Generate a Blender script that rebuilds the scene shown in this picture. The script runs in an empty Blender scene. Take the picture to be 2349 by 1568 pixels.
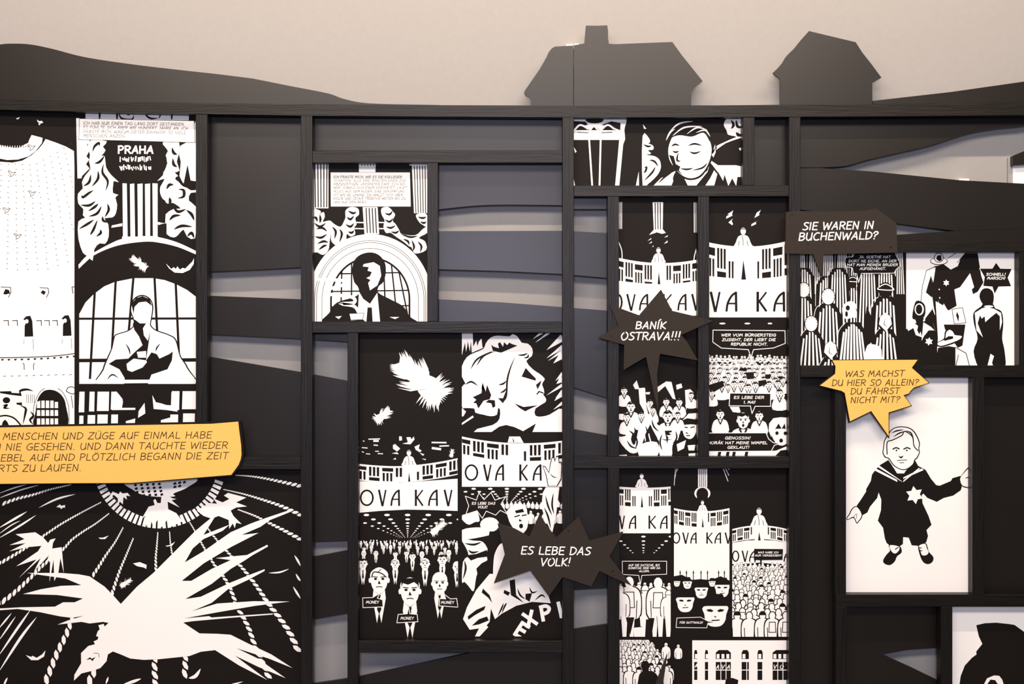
import bpy, bmesh, math, random
from mathutils import Vector
from mathutils.geometry import tessellate_polygon

R = random.Random(7)
SC = bpy.context.scene
COL = SC.collection

# ------------------------------------------------------------------ camera, world, light, exposure
D = 4.0                    # camera to the front plane of the timber frame
ZC = 1.6                   # eye height
K = 3.48 / 2349            # metres per photo pixel on the front plane
cam = bpy.data.cameras.new('camera')
cam.sensor_width = 36
cam.lens = 36 * D / 3.48
cam.clip_start = 0.05
camo = bpy.data.objects.new('camera', cam)
COL.objects.link(camo)
camo.location = (0, -D, ZC)
camo.rotation_euler = (math.pi / 2, 0, 0)
SC.camera = camo

w = bpy.data.worlds.new('world')
w.use_nodes = True
w.node_tree.nodes['Background'].inputs[0].default_value = (0.9, 0.93, 1.0, 1)
w.node_tree.nodes['Background'].inputs[1].default_value = 0.13
SC.world = w

def area(name, loc, rot, sx, sy, power, col):
    l = bpy.data.lights.new(name, 'AREA')
    l.shape = 'RECTANGLE'
    l.size, l.size_y = sx, sy
    l.energy = power
    l.color = col
    o = bpy.data.objects.new(name, l)
    COL.objects.link(o)
    o.location = loc
    o.rotation_euler = rot
    return o

# ceiling wall-washer track, and the daylight window behind the visitor
area('track_light', (0, -1.4, 3.97), (math.radians(38), 0, 0), 5.2, 0.05, 140, (1.0, 0.77, 0.57))
area('front_fill', (-0.2, -4.6, 4.1), (math.radians(58), 0, 0), 5.2, 0.8, 245, (1.0, 0.87, 0.75))  # added frontal fill, brightens the lower panels where the track light falls off
area('window_light', (-0.15, -5.4, 2.15), (math.radians(84), 0, 0), 0.7, 0.45, 100, (0.74, 0.74, 1.0))

SC.view_settings.view_transform = 'Standard'
SC.view_settings.look = 'None'
SC.view_settings.gamma = 1
SC.view_settings.use_curve_mapping = False
SC.view_settings.exposure = 0.0

# ------------------------------------------------------------------ materials
def mat(name, col, rough=0.5, spec=0.5):
    m = bpy.data.materials.new(name)
    m.use_nodes = True
    b = m.node_tree.nodes['Principled BSDF']
    b.inputs['Base Color'].default_value = (*col, 1)
    b.inputs['Roughness'].default_value = rough
    b.inputs['Specular IOR Level'].default_value = spec
    return m, m.node_tree, b

def noisy(m_, nt, b, c0, c1, scale, vec_scale=(1, 1, 1), bump=0.0, detail=6, rot=None, dist=0.0):
    tc = nt.nodes.new('ShaderNodeTexCoord')
    mp = nt.nodes.new('ShaderNodeMapping')
    mp.inputs['Scale'].default_value = vec_scale
    n = nt.nodes.new('ShaderNodeTexNoise')
    n.inputs['Scale'].default_value = scale
    n.inputs['Detail'].default_value = detail
    n.inputs['Distortion'].default_value = dist
    cr = nt.nodes.new('ShaderNodeValToRGB')
    cr.color_ramp.elements[0].position = 0.3
    cr.color_ramp.elements[1].position = 0.7
    cr.color_ramp.elements[0].color = (*c0, 1)
    cr.color_ramp.elements[1].color = (*c1, 1)
    L = nt.links
    L.new(tc.outputs['Object'], mp.inputs['Vector'])
    L.new(mp.outputs['Vector'], n.inputs['Vector'])
    L.new(n.outputs['Fac'], cr.inputs['Fac'])
    L.new(cr.outputs['Color'], b.inputs['Base Color'])
    if bump:
        bp = nt.nodes.new('ShaderNodeBump')
        bp.inputs['Strength'].default_value = bump
        bp.inputs['Distance'].default_value = 0.002
        L.new(n.outputs['Fac'], bp.inputs['Height'])
        L.new(bp.outputs['Normal'], b.inputs['Normal'])
    return m_

def wood(name, vertical):
    a = mat(name, (0.02, 0.02, 0.02), 0.42, 0.24)
    vs = (34, 8, 1.6) if vertical else (1.6, 8, 34)
    return noisy(*a, (0.0030, 0.0023, 0.0018), (0.0085, 0.0068, 0.0055), 2.6, vs, 0.6, 8, dist=1.8)

M_POST = wood('black stained timber upright', True)
M_RAIL = wood('black stained timber rail', False)
a = mat('black board', (0.02, 0.02, 0.02), 0.35, 0.33)
M_BOARD = noisy(*a, (0.0085, 0.0066, 0.0050), (0.0100, 0.0078, 0.0060), 3.0, (1, 1, 1), 0.05, 10)
a = mat('wall paint', (0.5, 0.46, 0.42), 0.9, 0.1)
M_WALL = noisy(*a, (0.280, 0.276, 0.272), (0.290, 0.286, 0.282), 60, (1, 1, 1), 0.12, 4)
a = mat('floor', (0.2, 0.19, 0.18), 0.5, 0.4)
M_FLOOR = noisy(*a, (0.16, 0.15, 0.14), (0.20, 0.19, 0.18), 8, (1, 1, 1), 0, 4)
a = mat('white print', (0.9, 0.9, 0.87), 0.6, 0.2)
M_WHITE = noisy(*a, (0.90, 0.885, 0.855), (0.915, 0.90, 0.87), 5)
a = mat('black print', (0.014, 0.011, 0.009), 0.6, 0.12)
M_INK = noisy(*a, (0.0075, 0.0055, 0.0045), (0.009, 0.0066, 0.0054), 6)
a = mat('dark grey card', (0.04, 0.036, 0.034), 0.7, 0.12)
M_CARD = noisy(*a, (0.0265, 0.0215, 0.0180), (0.030, 0.0245, 0.0205), 150, (1, 1, 1), 0.08)
a = mat('yellow card', (0.8, 0.5, 0.1), 0.6, 0.2)
M_YEL = noisy(*a, (0.88, 0.475, 0.112), (0.90, 0.49, 0.12), 6)
a = mat('brown ink', (0.03, 0.02, 0.01), 0.6, 0.2)
M_BROWN = noisy(*a, (0.045, 0.026, 0.012), (0.055, 0.032, 0.015), 6)
a = mat('caption ink', (0.03, 0.02, 0.01), 0.6, 0.2)
M_CAP = noisy(*a, (0.06, 0.04, 0.03), (0.07, 0.05, 0.038), 6)
a = mat('pure white paint', (0.8, 0.8, 0.8), 0.6, 0.2)
M_PURE = noisy(*a, (0.78, 0.77, 0.75), (0.82, 0.81, 0.79), 6)
MATS = {'w': M_WHITE, 'b': M_INK, 'y': M_YEL, 'n': M_BROWN, 'c': M_CAP}

# ------------------------------------------------------------------ helpers
def P(px, py, d):
    s = K * (D + d) / D
    return ((px - 1174.5) * s, d, ZC - (py - 784) * s)

def props(o, label=None, cat=None, group=None, kind=None):
    for k, v in (('label', label), ('category', cat), ('group', group), ('kind', kind)):
        if v:
            o[k] = v
    return o

def link(name, me, m, parent=None):
    o = bpy.data.objects.new(name, me)
    if m:
        me.materials.append(m)
    COL.objects.link(o)
    if parent:
        o.parent = parent
    return o

def empty(name, loc=(0, 0, 0)):
    o = bpy.data.objects.new(name, None)
    o.empty_display_size = 0.05
    COL.objects.link(o)
    o.location = loc
    return o

def box(name, x0, x1, y0, y1, z0, z1, m, parent=None, bevel=0.0):
    bm = bmesh.new()
    bmesh.ops.create_cube(bm, size=1)
    for v in bm.verts:
        v.co = ((x0 + x1) / 2 + v.co.x * (x1 - x0), (y0 + y1) / 2 + v.co.y * (y1 - y0), (z0 + z1) / 2 + v.co.z * (z1 - z0))
    if bevel:
        bmesh.ops.bevel(bm, geom=bm.edges[:], offset=bevel, segments=1, affect='EDGES')
    me = bpy.data.meshes.new(name)
    bm.to_mesh(me)
    bm.free()
    return link(name, me, m, parent)

def tess(pts):
    return tessellate_polygon([[Vector((p[0], p[1], 0)) for p in pts]])

def slab(name, pts, d0, d1, m, parent=None, origin=None):
    """a cut-out board: outline given in photo pixels on its front face at depth d0, back face at d1"""
    n = len(pts)
    ax, az = (0, 0)
    f = [P(x, y, d0) for x, y in pts]
    vs = [(x, d0, z) for x, _, z in f] + [(x, d1, z) for x, _, z in f]
    tr = tess(pts)
    fs = []
    for t in tr:
        q = [Vector(f[i]) for i in t]
        nn = (q[1] - q[0]).cross(q[2] - q[0])
        t = list(t) if nn.y < 0 else list(reversed(t))
        fs.append(t)
        fs.append([i + n for i in reversed(t)])
    area2 = sum(f[i][0] * f[(i + 1) % n][2] - f[(i + 1) % n][0] * f[i][2] for i in range(n))
    for i in range(n):
        j = (i + 1) % n
        q = [i, j, j + n, i + n]
        fs.append(q if area2 < 0 else q[::-1])
    me = bpy.data.meshes.new(name)
    me.from_pydata(vs, [], fs)
    me.update()
    return link(name, me, m, parent)

def cr_smooth(pts, closed=False, n=5):
    """Catmull-Rom through the points"""
    L = len(pts)
    if L < 3:
        return list(pts)
    out = []
    rng = range(L) if closed else range(L - 1)
    for i in rng:
        if closed:
            p0, p1, p2, p3 = pts[(i - 1) % L], pts[i], pts[(i + 1) % L], pts[(i + 2) % L]
        else:
            p1, p2 = pts[i], pts[i + 1]
            p0 = pts[i - 1] if i else p1
            p3 = pts[i + 2] if i + 2 < L else p2
        for k in range(n):
            t = k / n
            t2, t3 = t * t, t * t * t
            out.append(tuple(0.5 * (2 * p1[a] + (p2[a] - p0[a]) * t + (2 * p0[a] - 5 * p1[a] + 4 * p2[a] - p3[a]) * t2
                                    + (3 * p1[a] - p0[a] - 3 * p2[a] + p3[a]) * t3) for a in (0, 1)))
    if not closed:
        out.append(tuple(pts[-1]))
    return out

def clip_poly(poly, x0, y0, x1, y1):
    def cl(ps, ins, inter):
        o = []
        for i in range(len(ps)):
            a_, b_ = ps[i - 1], ps[i]
            ia, ib = ins(a_), ins(b_)
            if ib:
                if not ia:
                    o.append(inter(a_, b_))
                o.append(b_)
            elif ia:
                o.append(inter(a_, b_))
        return o
    def ix(v):
        return lambda a_, b_: (v, a_[1] + (b_[1] - a_[1]) * (v - a_[0]) / (b_[0] - a_[0]))
    def iy(v):
        return lambda a_, b_: (a_[0] + (b_[0] - a_[0]) * (v - a_[1]) / (b_[1] - a_[1]), v)
    for ins, inter in ((lambda p: p[0] >= x0, ix(x0)), (lambda p: p[0] <= x1, ix(x1)),
                       (lambda p: p[1] >= y0, iy(y0)), (lambda p: p[1] <= y1, iy(y1))):
        if not poly:
            return poly
        poly = cl(poly, ins, inter)
    return poly

# ------------------------------------------------------------------ hand-lettered capitals, drawn as strokes (cell 6 high)
G = {
 'A': (4.6, ['!0,0 2.9,6 4.4,0', '!1.1,2 4,2.1']),
 'B': (4.2, ['!.4,0 .4,6', '.3,6 2.6,6 3.9,5 3,3.5 .6,3.1', '.6,3.1 3.2,3 4.2,1.6 2.8,.1 .2,0']),
 'C': (4.4, ['4.3,5.6 2.6,6 .9,4.6 .3,2.4 1.3,.3 3,0 4.4,.5']),
 'D': (4.6, ['!.5,0 .5,6', '.2,6 2.6,5.8 4.6,4.2 4.3,1.8 2.4,.2 .2,0']),
 'E': (3.8, ['!3.9,6 .5,6 .4,0 3.9,0', '!.5,3.1 3.4,3.2']),
 'F': (3.7, ['!3.9,6 .5,6 .4,0', '!.5,3 3.3,3.1']),
 'G': (4.8, ['4.4,5.5 2.7,6 1,4.8 .2,2.4 1.2,.4 3.1,0 4.6,.8 4.7,2.6', '!2.8,2.7 5,2.7']),
 'H': (4.6, ['!.4,0 .4,6', '!4.3,0 4.3,6', '!.4,3 4.3,3.2']),
 'I': (1.1, ['!.5,0 .6,6']),
 'J': (3.2, ['!1.2,6 3.6,6', '2.8,6 2.7,1.8 1.6,0 .2,.6']),
 'K': (4.2, ['!.5,0 .5,6', '!4.1,6 .7,2.8 4.2,0']),
 'L': (3.6, ['!.5,6 .4,.1 3.8,0']),
 'M': (5.4, ['!0,0 1,6 2.6,2 4.4,6 5.2,0']),
 'N': (4.6, ['!.4,0 .5,6 4.1,0 4.2,6.1']),
 'O': (5.0, ['2.7,6 .8,4.8 .2,2.6 1.4,.2 3.2,.1 4.9,2 4.9,4.4 3.6,5.9 2.7,6 2,5.8']),
 'P': (4.0, ['!.5,0 .5,6', '.2,5.9 2.7,6 4,4.7 2.9,3.1 .6,2.7']),
 'R': (4.4, ['!.5,0 .5,6', '.2,5.9 2.8,6 4.2,4.8 3.1,3.2 .7,2.9', '!1.9,3 4.4,0']),
 'S': (4.0, ['4.2,5.6 2.2,6 .7,5 1.6,3.6 3.2,2.7 3.9,1.3 2.2,0 .2,.4']),
 'T': (4.2, ['!0,6 4.6,6', '!2.3,6 2.1,0']),
 'U': (4.4, ['.4,6 .3,2 1.4,.1 3,.2 4.1,2', '!4.2,6 4.2,0']),
 'V': (4.4, ['!0,6 1.8,0 4.6,6']),
 'W': (6.0, ['!0,6 1.2,0 3.2,5 4.5,0 6.4,6']),
 'X': (4.4, ['!.2,6 4.3,0', '!4.3,6 .2,0']),
 'Y': (4.2, ['!0,6 2.2,3 4.3,6', '!2.2,3 2,0']),
 'Z': (4.4, ['!.4,6 4.5,6 .1,0 4.5,0']),
 '1': (1.6, ['!0,4.9 1.1,6 1,0']),
 '.': (1.1, ['!.4,0 .7,.2']),
 ',': (1.1, ['!.8,.5 .2,-1']),
 '!': (1.5, ['!.95,6.6 .6,2.3', '!.3,0 .4,.1']),
 '?': (3.4, ['.2,4.6 1.2,6 3.2,5.6 3.2,4.2 1.6,3.2 1.3,1.8', '!.9,0 1.1,.3']),
 '-': (2.4, ['!.3,2.8 2.2,2.9']),
 ' ': (2.2, []),
}
ACC = {'Ü': ('U', '"'), 'Ö': ('O', '"'), 'Ä': ('A', '"'), 'Á': ('A', "'"), 'Í': ('I', "'"), 'Č': ('C', 'v'), 'Ř': ('R', 'v')}
GAP = 1.25

def glyph(ch):
    if ch in ACC:
        base, ac = ACC[ch]
        wd, st = G[base]
        c = wd / 2 + 0.4
        ex = {'"': ['!%f,7.1 %f,7.4' % (c - .9, c - .8), '!%f,7.1 %f,7.4' % (c + .8, c + .9)],
              "'": ['!%f,7 %f,8.2' % (c - .3, c + .9)], 'v': ['!%f,8 %f,7 %f,8' % (c - 1, c, c + 1.1)]}[ac]
        return wd, st + ex
    return G.get(ch, G[' '])

# ------------------------------------------------------------------ flat print, layered on the face of a panel
class Art:
    def __init__(self, rect, depth, bg=None):
        self.r, self.d = rect, depth
        self.ops, self.layer, self.bb = [], 0, []
        self.g = 'illustration'
        self.o, self.s = (0, 0), 1.0
        self.cr = None
    def frame(self, ox=0, oy=0, s=1.0):
        self.o, self.s = (ox, oy), s
    def clip(self, *r):
        """limit to a rectangle in the current frame; no arguments: the whole panel"""
        if r:
            a_, b_ = self.t((r[0], r[1])), self.t((r[2], r[3]))
            R0 = self.r
            self.cr = (max(a_[0], R0[0]), max(a_[1], R0[1]), min(b_[0], R0[2]), min(b_[1], R0[3]))
        else:
            self.cr = None
    def t(self, p):
        return (self.o[0] + p[0] * self.s, self.o[1] + p[1] * self.s)
    def emit(self, c, tris):
        rc = self.cr or self.r
        out = []
        for t in tris:
            q = clip_poly(t, *rc)
            if len(q) > 2:
                out.append(q)
        if out:
            X = [p[0] for q in out for p in q]
            Y = [p[1] for q in out for p in q]
            x0, x1, y0, y1 = min(X), max(X), min(Y), max(Y)
            l = 0
            for bx0, bx1, by0, by1, bl in self.bb:       # stack only on what this piece overlaps
                if bl > l and bx0 < x1 and bx1 > x0 and by0 < y1 and by1 > y0:
                    l = bl
            l += 1
            self.bb.append((x0, x1, y0, y1, l))
            self.layer = max(self.layer, l)
            self.ops.append((self.g, c, l, out))
    def poly(self, pts, c='w', sm=False, n=5):
        if isinstance(pts, str):
            pts = [tuple(map(float, q.split(','))) for q in pts.split()]
        if sm:
            pts = cr_smooth(pts, True, n)
        pts = [self.t(p) for p in pts]
        self.emit(c, [[pts[i] for i in t] for t in tess(pts)])
    def rect(self, x0, y0, x1, y1, c='w'):
        self.poly([(x0, y0), (x1, y0), (x1, y1), (x0, y1)], c)
    def ell(self, cx, cy, rx, ry, c='w', rot=0, n=16):
        cr_, sr = math.cos(rot), math.sin(rot)
        self.poly([(cx + rx * math.cos(a_) * cr_ - ry * math.sin(a_) * sr, cy + rx * math.cos(a_) * sr + ry * math.sin(a_) * cr_)
                   for a_ in [2 * math.pi * k / n for k in range(n)]], c)
    def line(self, pts, wd, c='w', sm=False, taper=None, n=5, raw=False):
        if isinstance(pts, str):
            pts = [tuple(map(float, q.split(','))) for q in pts.split()]
        if sm:
            pts = cr_smooth(pts, False, n)
        if not raw:
            pts = [self.t(p) for p in pts]
            wd *= self.s
        if not sm and taper is None and len(pts) > 2:      # split at sharp corners so no stroke folds over itself
            for i in range(1, len(pts) - 1):
                ax, ay = pts[i][0] - pts[i - 1][0], pts[i][1] - pts[i - 1][1]
                bx, by = pts[i + 1][0] - pts[i][0], pts[i + 1][1] - pts[i][1]
                la, lb = math.hypot(ax, ay), math.hypot(bx, by)
                if ax * bx + ay * by < 0.35 * la * lb:
                    self.line(pts[:i + 1], wd, c, raw=True)
                    self.line(pts[i:], wd, c, raw=True)
                    return
        m = len(pts)
        ds = []
        for i in range(m - 1):
            dx, dy = pts[i + 1][0] - pts[i][0], pts[i + 1][1] - pts[i][1]
            l = math.hypot(dx, dy) or 1e-6
            ds.append((dx / l, dy / l))
        L, Rr = [], []
        for i in range(m):
            d0 = ds[max(i - 1, 0)]
            d1 = ds[min(i, m - 2)]
            nx, ny = -(d0[1] + d1[1]), d0[0] + d1[0]
            l = math.hypot(nx, ny) or 1e-6
            nx, ny = nx / l, ny / l
            co = max(0.45, nx * -d0[1] + ny * d0[0])
            tt = i / (m - 1)
            k = {None: 1, 'both': max(0.03, math.sin(math.pi * tt)), 'end': max(0.03, 1 - tt), 'start': max(0.03, tt)}[taper]
            hw = wd / 2 * k / co
            x, y = pts[i]
            if taper is None and i in (0, m - 1):
                e = wd * 0.35 * (-1 if i == 0 else 1)
                x += ds[min(i, m - 2)][0] * e
                y += ds[min(i, m - 2)][1] * e
            L.append((x + nx * hw, y + ny * hw))
            Rr.append((x - nx * hw, y - ny * hw))
        tr = []
        for i in range(m - 1):
            tr.append([L[i], L[i + 1], Rr[i + 1]])
            tr.append([L[i], Rr[i + 1], Rr[i]])
        self.emit(c, tr)
    def text(self, s, x0, y0, x1, cap, wd, c='w', y1=None, slant=0.16, g='lettering'):
        """baseline from (x0,y0) to (x1,y1), fitted to that length"""
        og, self.g = self.g, g
        tot = sum(glyph(ch)[0] + GAP for ch in s) - GAP
        y1 = y0 if y1 is None else y1
        k = (x1 - x0) / tot
        cur = 0
        rise = (y1 - y0) / (x1 - x0)
        for ch in s:
            wd_, st = glyph(ch)
            for q in st:
                sharp = q[0] == '!'
                pp = [tuple(map(float, u.split(','))) for u in q.lstrip('!').split()]
                if not sharp:
                    pp = cr_smooth(pp, False, 4)
                o = []
                for (gx, gy) in pp:
                    h = gy / 6 * cap
                    X = x0 + (cur + gx) * k + slant * h
                    o.append((X, y0 + (X - x0) * rise - h))
                self.line(o, wd, c)
            cur += wd_ + GAP
        self.g = og
    def build(self, parent):
        step = min(3.0e-5, 0.004 / max(1, self.layer))
        groups = {}
        for g, c, l, tr in self.ops:
            groups.setdefault(g, []).append((c, l, tr))
        for g, lst in groups.items():
            cs = sorted({c for c, _, _ in lst})
            vs, fs, mi = [], [], []
            for c, l, tr in lst:
                d = self.d - step * (l + 1)
                for q in tr:
                    a2 = sum(q[i][0] * q[(i + 1) % len(q)][1] - q[(i + 1) % len(q)][0] * q[i][1] for i in range(len(q)))
                    if abs(a2) < 1e-3:
                        continue
                    if a2 > 0:
                        q = q[::-1]
                    b0 = len(vs)
                    vs += [P(x, y, d) for x, y in q]
                    fs.append(list(range(b0, b0 + len(q))))
                    mi.append(cs.index(c))
            if not fs:
                continue
            g = g.split('#')[0]
            me = bpy.data.meshes.new(g)
            me.from_pydata(vs, [], fs)
            for c in cs:
                me.materials.append(MATS[c])
            me.polygons.foreach_set('material_index', mi)
            me.update()
            o = bpy.data.objects.new(g, me)
            COL.objects.link(o)
            o.parent = parent

# ------------------------------------------------------------------ structure
s_ = 2.6
o = box('wall_back', -2.6, 2.6, 0.108, 0.208, 0, 4.2, M_WALL); props(o, 'warm grey painted wall behind the timber frame', kind='structure')
o = box('floor', -2.6, 2.6, -6.2, 0.9, -0.1, 0, M_FLOOR); props(o, 'grey floor below the frame', kind='structure')
# shallow pier with a niche at the right-hand end
o = slab('trim_1', [(2312.5, 361), (2324, 356), (2324, 520), (2312.5, 520)], 0.098, 0.108, M_WALL); props(o, 'thin vertical strip on the wall at the right end', kind='structure')
o = slab('wall_right', [(2324, 378), (2420, 370), (2420, 520), (2324, 520)], 0.094, 0.108, M_PURE); props(o, 'paler stretch of wall under the ledge at the right end', kind='structure')
lg = slab('wall_ledge', [(2324, 357), (2420, 318), (2420, 372), (2324, 379)], 0.074, 0.108, M_BOARD)
props(lg, 'black wedge-shaped ledge on the pale wall at the far right edge', 'ledge')

# ------------------------------------------------------------------ timber frame
FR = empty('display_frame', P(1174.5, 784 + ZC / K, 0.02))
props(FR, 'black stained timber display frame of posts and rails holding the comic panels', 'display frame')
FR.location = (0, 0.02, 0)
TD = 0.040
def fslab(name, pts, m):
    o = slab(name, pts, 0.0, TD, m)
    o.parent = FR
    o.location = (0, -0.02, 0)
    return o
def post(x0, x1, y0, y1, floor=False):
    s = K
    z0 = 0 if floor else P(0, y1, 0)[2]
    o = box('post', P(x0, 0, 0)[0], P(x1, 0, 0)[0], -0.02, TD - 0.02, z0, P(0, y0, 0)[2], M_POST, FR, 0.0012)
    return o
def rail(x0, x1, y0, y1):
    o = box('rail', P(x0, 0, 0)[0], P(x1, 0, 0)[0], -0.02, TD - 0.02, P(0, y1, 0)[2], P(0, y0, 0)[2], M_RAIL, FR, 0.0012)
    return o
top = [(-90, 224), (0, 227.5), (200, 232.5), (450, 236), (717, 239), (1000, 241), (1316, 242), (1650, 241.5), (1850, 239.5), (2100, 237), (2349, 233), (2440, 231)]
bot = [(2440, 262), (2349, 263), (2100, 266), (1850, 267.5), (1650, 268.5), (1316, 269), (1000, 267), (717, 265), (450, 261), (200, 256), (0, 251), (-90, 248)]
fslab('rail', top + bot, M_RAIL)
post(449, 476, 262, 1048)
post(690, 716.5, 265, 0, True)
post(1290, 1316.5, 269, 0, True)
post(1810, 1836.5, 268, 0, True)
post(980, 1005, 373, 737)
post(797, 822, 763, 0, True)
post(1393.5, 1420, 450, 1047)
post(1394.5, 1421, 1074, 0, True)
post(1601, 1627, 450, 1047)
post(1704, 1731, 269, 425)
post(1915, 1941, 865, 1363)
post(1917, 1943, 1391, 0, True)
post(2231, 2258, 865, 1363)
post(2338, 2366, 578, 838)
post(2158, 2185, 1391, 0, True)
post(-90, -62, 250, 0, True)
rail(716.5, 1290, 345, 373)
rail(716.5, 1290, 737, 763)
rail(1316.5, 1810, 425, 450)
rail(1316.5, 1810, 1047, 1074)
rail(-62, 690, 1048, 1076)
rail(822, 1290, 1469, 1496)
rail(1836.5, 2420, 551, 578)
rail(1836.5, 2420, 838, 865)
rail(1917, 2420, 1363, 1391)

# ------------------------------------------------------------------ cut-out landscape boards behind the frame
LB0, LB1 = 0.058, 0.072
def sm(s, n=6):
    return cr_smooth([tuple(map(float, q.split(','))) for q in s.split()], False, n)
def ln(s):
    return [tuple(map(float, q.split(','))) for q in s.split()]
A_top = sm('-60,112 0,102 30,100 70,102 120,112 195,131 300,147 400,159 500,170 580,180') + sm('580,180 670,198 752,214 790,227 850,237 1000,240.5')[1:]
def board(pts, label):
    o = slab('landscape_board', pts, LB0, LB1, M_BOARD)
    props(o, label, 'board', 'cut-out landscape boards behind the frame')
    return o
board(A_top + [(1303, 252)] + sm('1303,470 1290,470 1150,469 1080,472 1005,480 985,483 850,560 705,611 690,612 482,622 -60,640'),
      'large black hill-shaped board rising above the top rail at left')
board([(1304, 252), (2003, 250)] + [(2003, 231), (2180, 211), (2349, 187), (2420, 177)] + sm('2420,270 2349,287 2290,293 2230,303 2180,318 2130,334 2060,350 1990,366 1940,380 1880,384', 4) + [(1815, 384), (1815, 440), (1600, 468), (1393, 479), (1304, 479)],
      'black board with a curved lower edge under the top rail at right')
board(ln('-60,672 482,678 690,686 710,685 850,600 980,530.5 1005,530 1290,529 1393,534 1600,485 1812,448 1819,386 1880,385') + [(2000, 393), (2200, 413), (2349, 421), (2420, 424), (2420, 521), (2250, 527)] +
      [(2190, 529), (2057, 511)] + ln('2057,511 1837,480 1600,560 1393,637 1290,628 1150,621 1005,617 985,617 870,700 797,783 690,776 482,766 -60,750')[1:],
      'long black board running from behind the left panels to the dark grey speech bubble')
board(ln('-60,790 482,818 690,853 797,873 900,850 980,686 1005,686 1150,693 1290,704 1393,712 1550,690 1700,620 1822,580') +
      ln('1822,1000 1600,960 1393,912 1316,888 1250,900 1100,1100 797,1239 717,1242 -60,1250'),
      'broad black hill board filling the middle openings below the second wall strip')
board([(1823, 579), (2000, 545), (2057, 538), (2190, 529.5), (2420, 521.5), (2420, 1462), (2300, 1470), (2150, 1485), (2080, 1490), (2023, 1500), (2090, 1530), (2152, 1560), (2420, 1680), (2420, 1900), (1823, 1900)],
      'tall black board at lower right with a pointed notch near the bottom')
board(ln('-60,1320 717,1277 797,1262 950,1230 1250,990 1316,984 1393,998 1600,1040 1822,1060') +
      ln('1822,1330 1393,1348 1316,1352 1063,1370 797,1406 717,1420 -60,1440'),
      'black sloping board behind the centre panels below the third wall strip')
board([(-60, 1700), (717, 1568), (797, 1556), (822, 1552), (1063, 1500), (1316, 1443), (1345, 1438), (1393, 1431), (1822, 1400), (1822, 1900), (-60, 1900)],
      'lowest black board rising to the right under the central panel')

# houses on the rail
HS = empty('house_silhouette', P(1400, 262, 0.05)); HS.location = P(1400, 262, 0.05)
props(HS, 'black cut-out house with chimney standing on the top rail', 'house cut-out', 'house cut-outs on the top rail')
def tr(s, ox, oy, k):
    return [(ox + float(a_) * k, oy + float(b_) * k) for a_, b_ in (q.split(',') for q in s.split())]
def child(o, par):
    o.parent = par
    o.matrix_parent_inverse = par.matrix_world.inverted()
bpy.context.view_layer.update()
o = slab('house_end', tr('190,1100 192,955 178,932 130,910 114,885 120,860 300,600 345,520 378,460 400,410 435,365 470,342 690,328 690,1100', 1180, 40, .19583), 0.042, 0.056, M_BOARD); child(o, HS)
o = slab('house_body', tr('697,1100 697,325 820,305 838,95 960,97 1088,92 1097,150 1097,240 1108,308 1180,313 1500,300 1850,287 1960,440 2205,745 2120,810 2085,845 2072,875 2067,1100', 1180, 40, .19583), 0.042, 0.056, M_BOARD); child(o, HS)
o = slab('barn_silhouette', tr('370,1560 368,965 340,935 290,905 247,853 330,775 410,680 455,600 500,545 600,450 720,300 850,155 1100,215 1637,343 1750,520 1900,710 2070,940 1915,1030 1920,1560', 1740, 50, .13623), 0.042, 0.056, M_BOARD)
props(o, 'smaller black cut-out barn with a slanted roof and no chimney', 'house cut-out', 'house cut-outs on the top rail')
for (a_, b_, c_, e_, lab) in ((1299, 101, 1314, 108, 'small white bracket showing above the cut-out house roof, left of the joint'),
                              (1317, 100, 1328, 107, 'small white bracket showing above the cut-out house roof, right of the joint'),
                              (2200, 409.5, 2223, 418, 'small white bracket peeping over the board in the right-hand wall gap')):
    dd = 0.075 if a_ > 2000 else 0.058
    o = slab('wall_bracket', [(a_, b_), (c_, b_), (c_, e_), (a_, e_)], dd, 0.108, M_PURE)
    props(o, lab, 'bracket')

# ------------------------------------------------------------------ comic panels
PD = 0.041
def panel(x0, y0, x1, y1, label, bg='b'):
    o = slab('comic_panel', [(x0, y0), (x1, y0), (x1, y1), (x0, y1)], PD, 0.056, M_INK if bg == 'b' else M_WHITE)
    props(o, label, 'comic panel', 'black-and-white comic panels in the frame')
    return o, Art((x0, y0, x1, y1), PD, bg)

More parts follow.
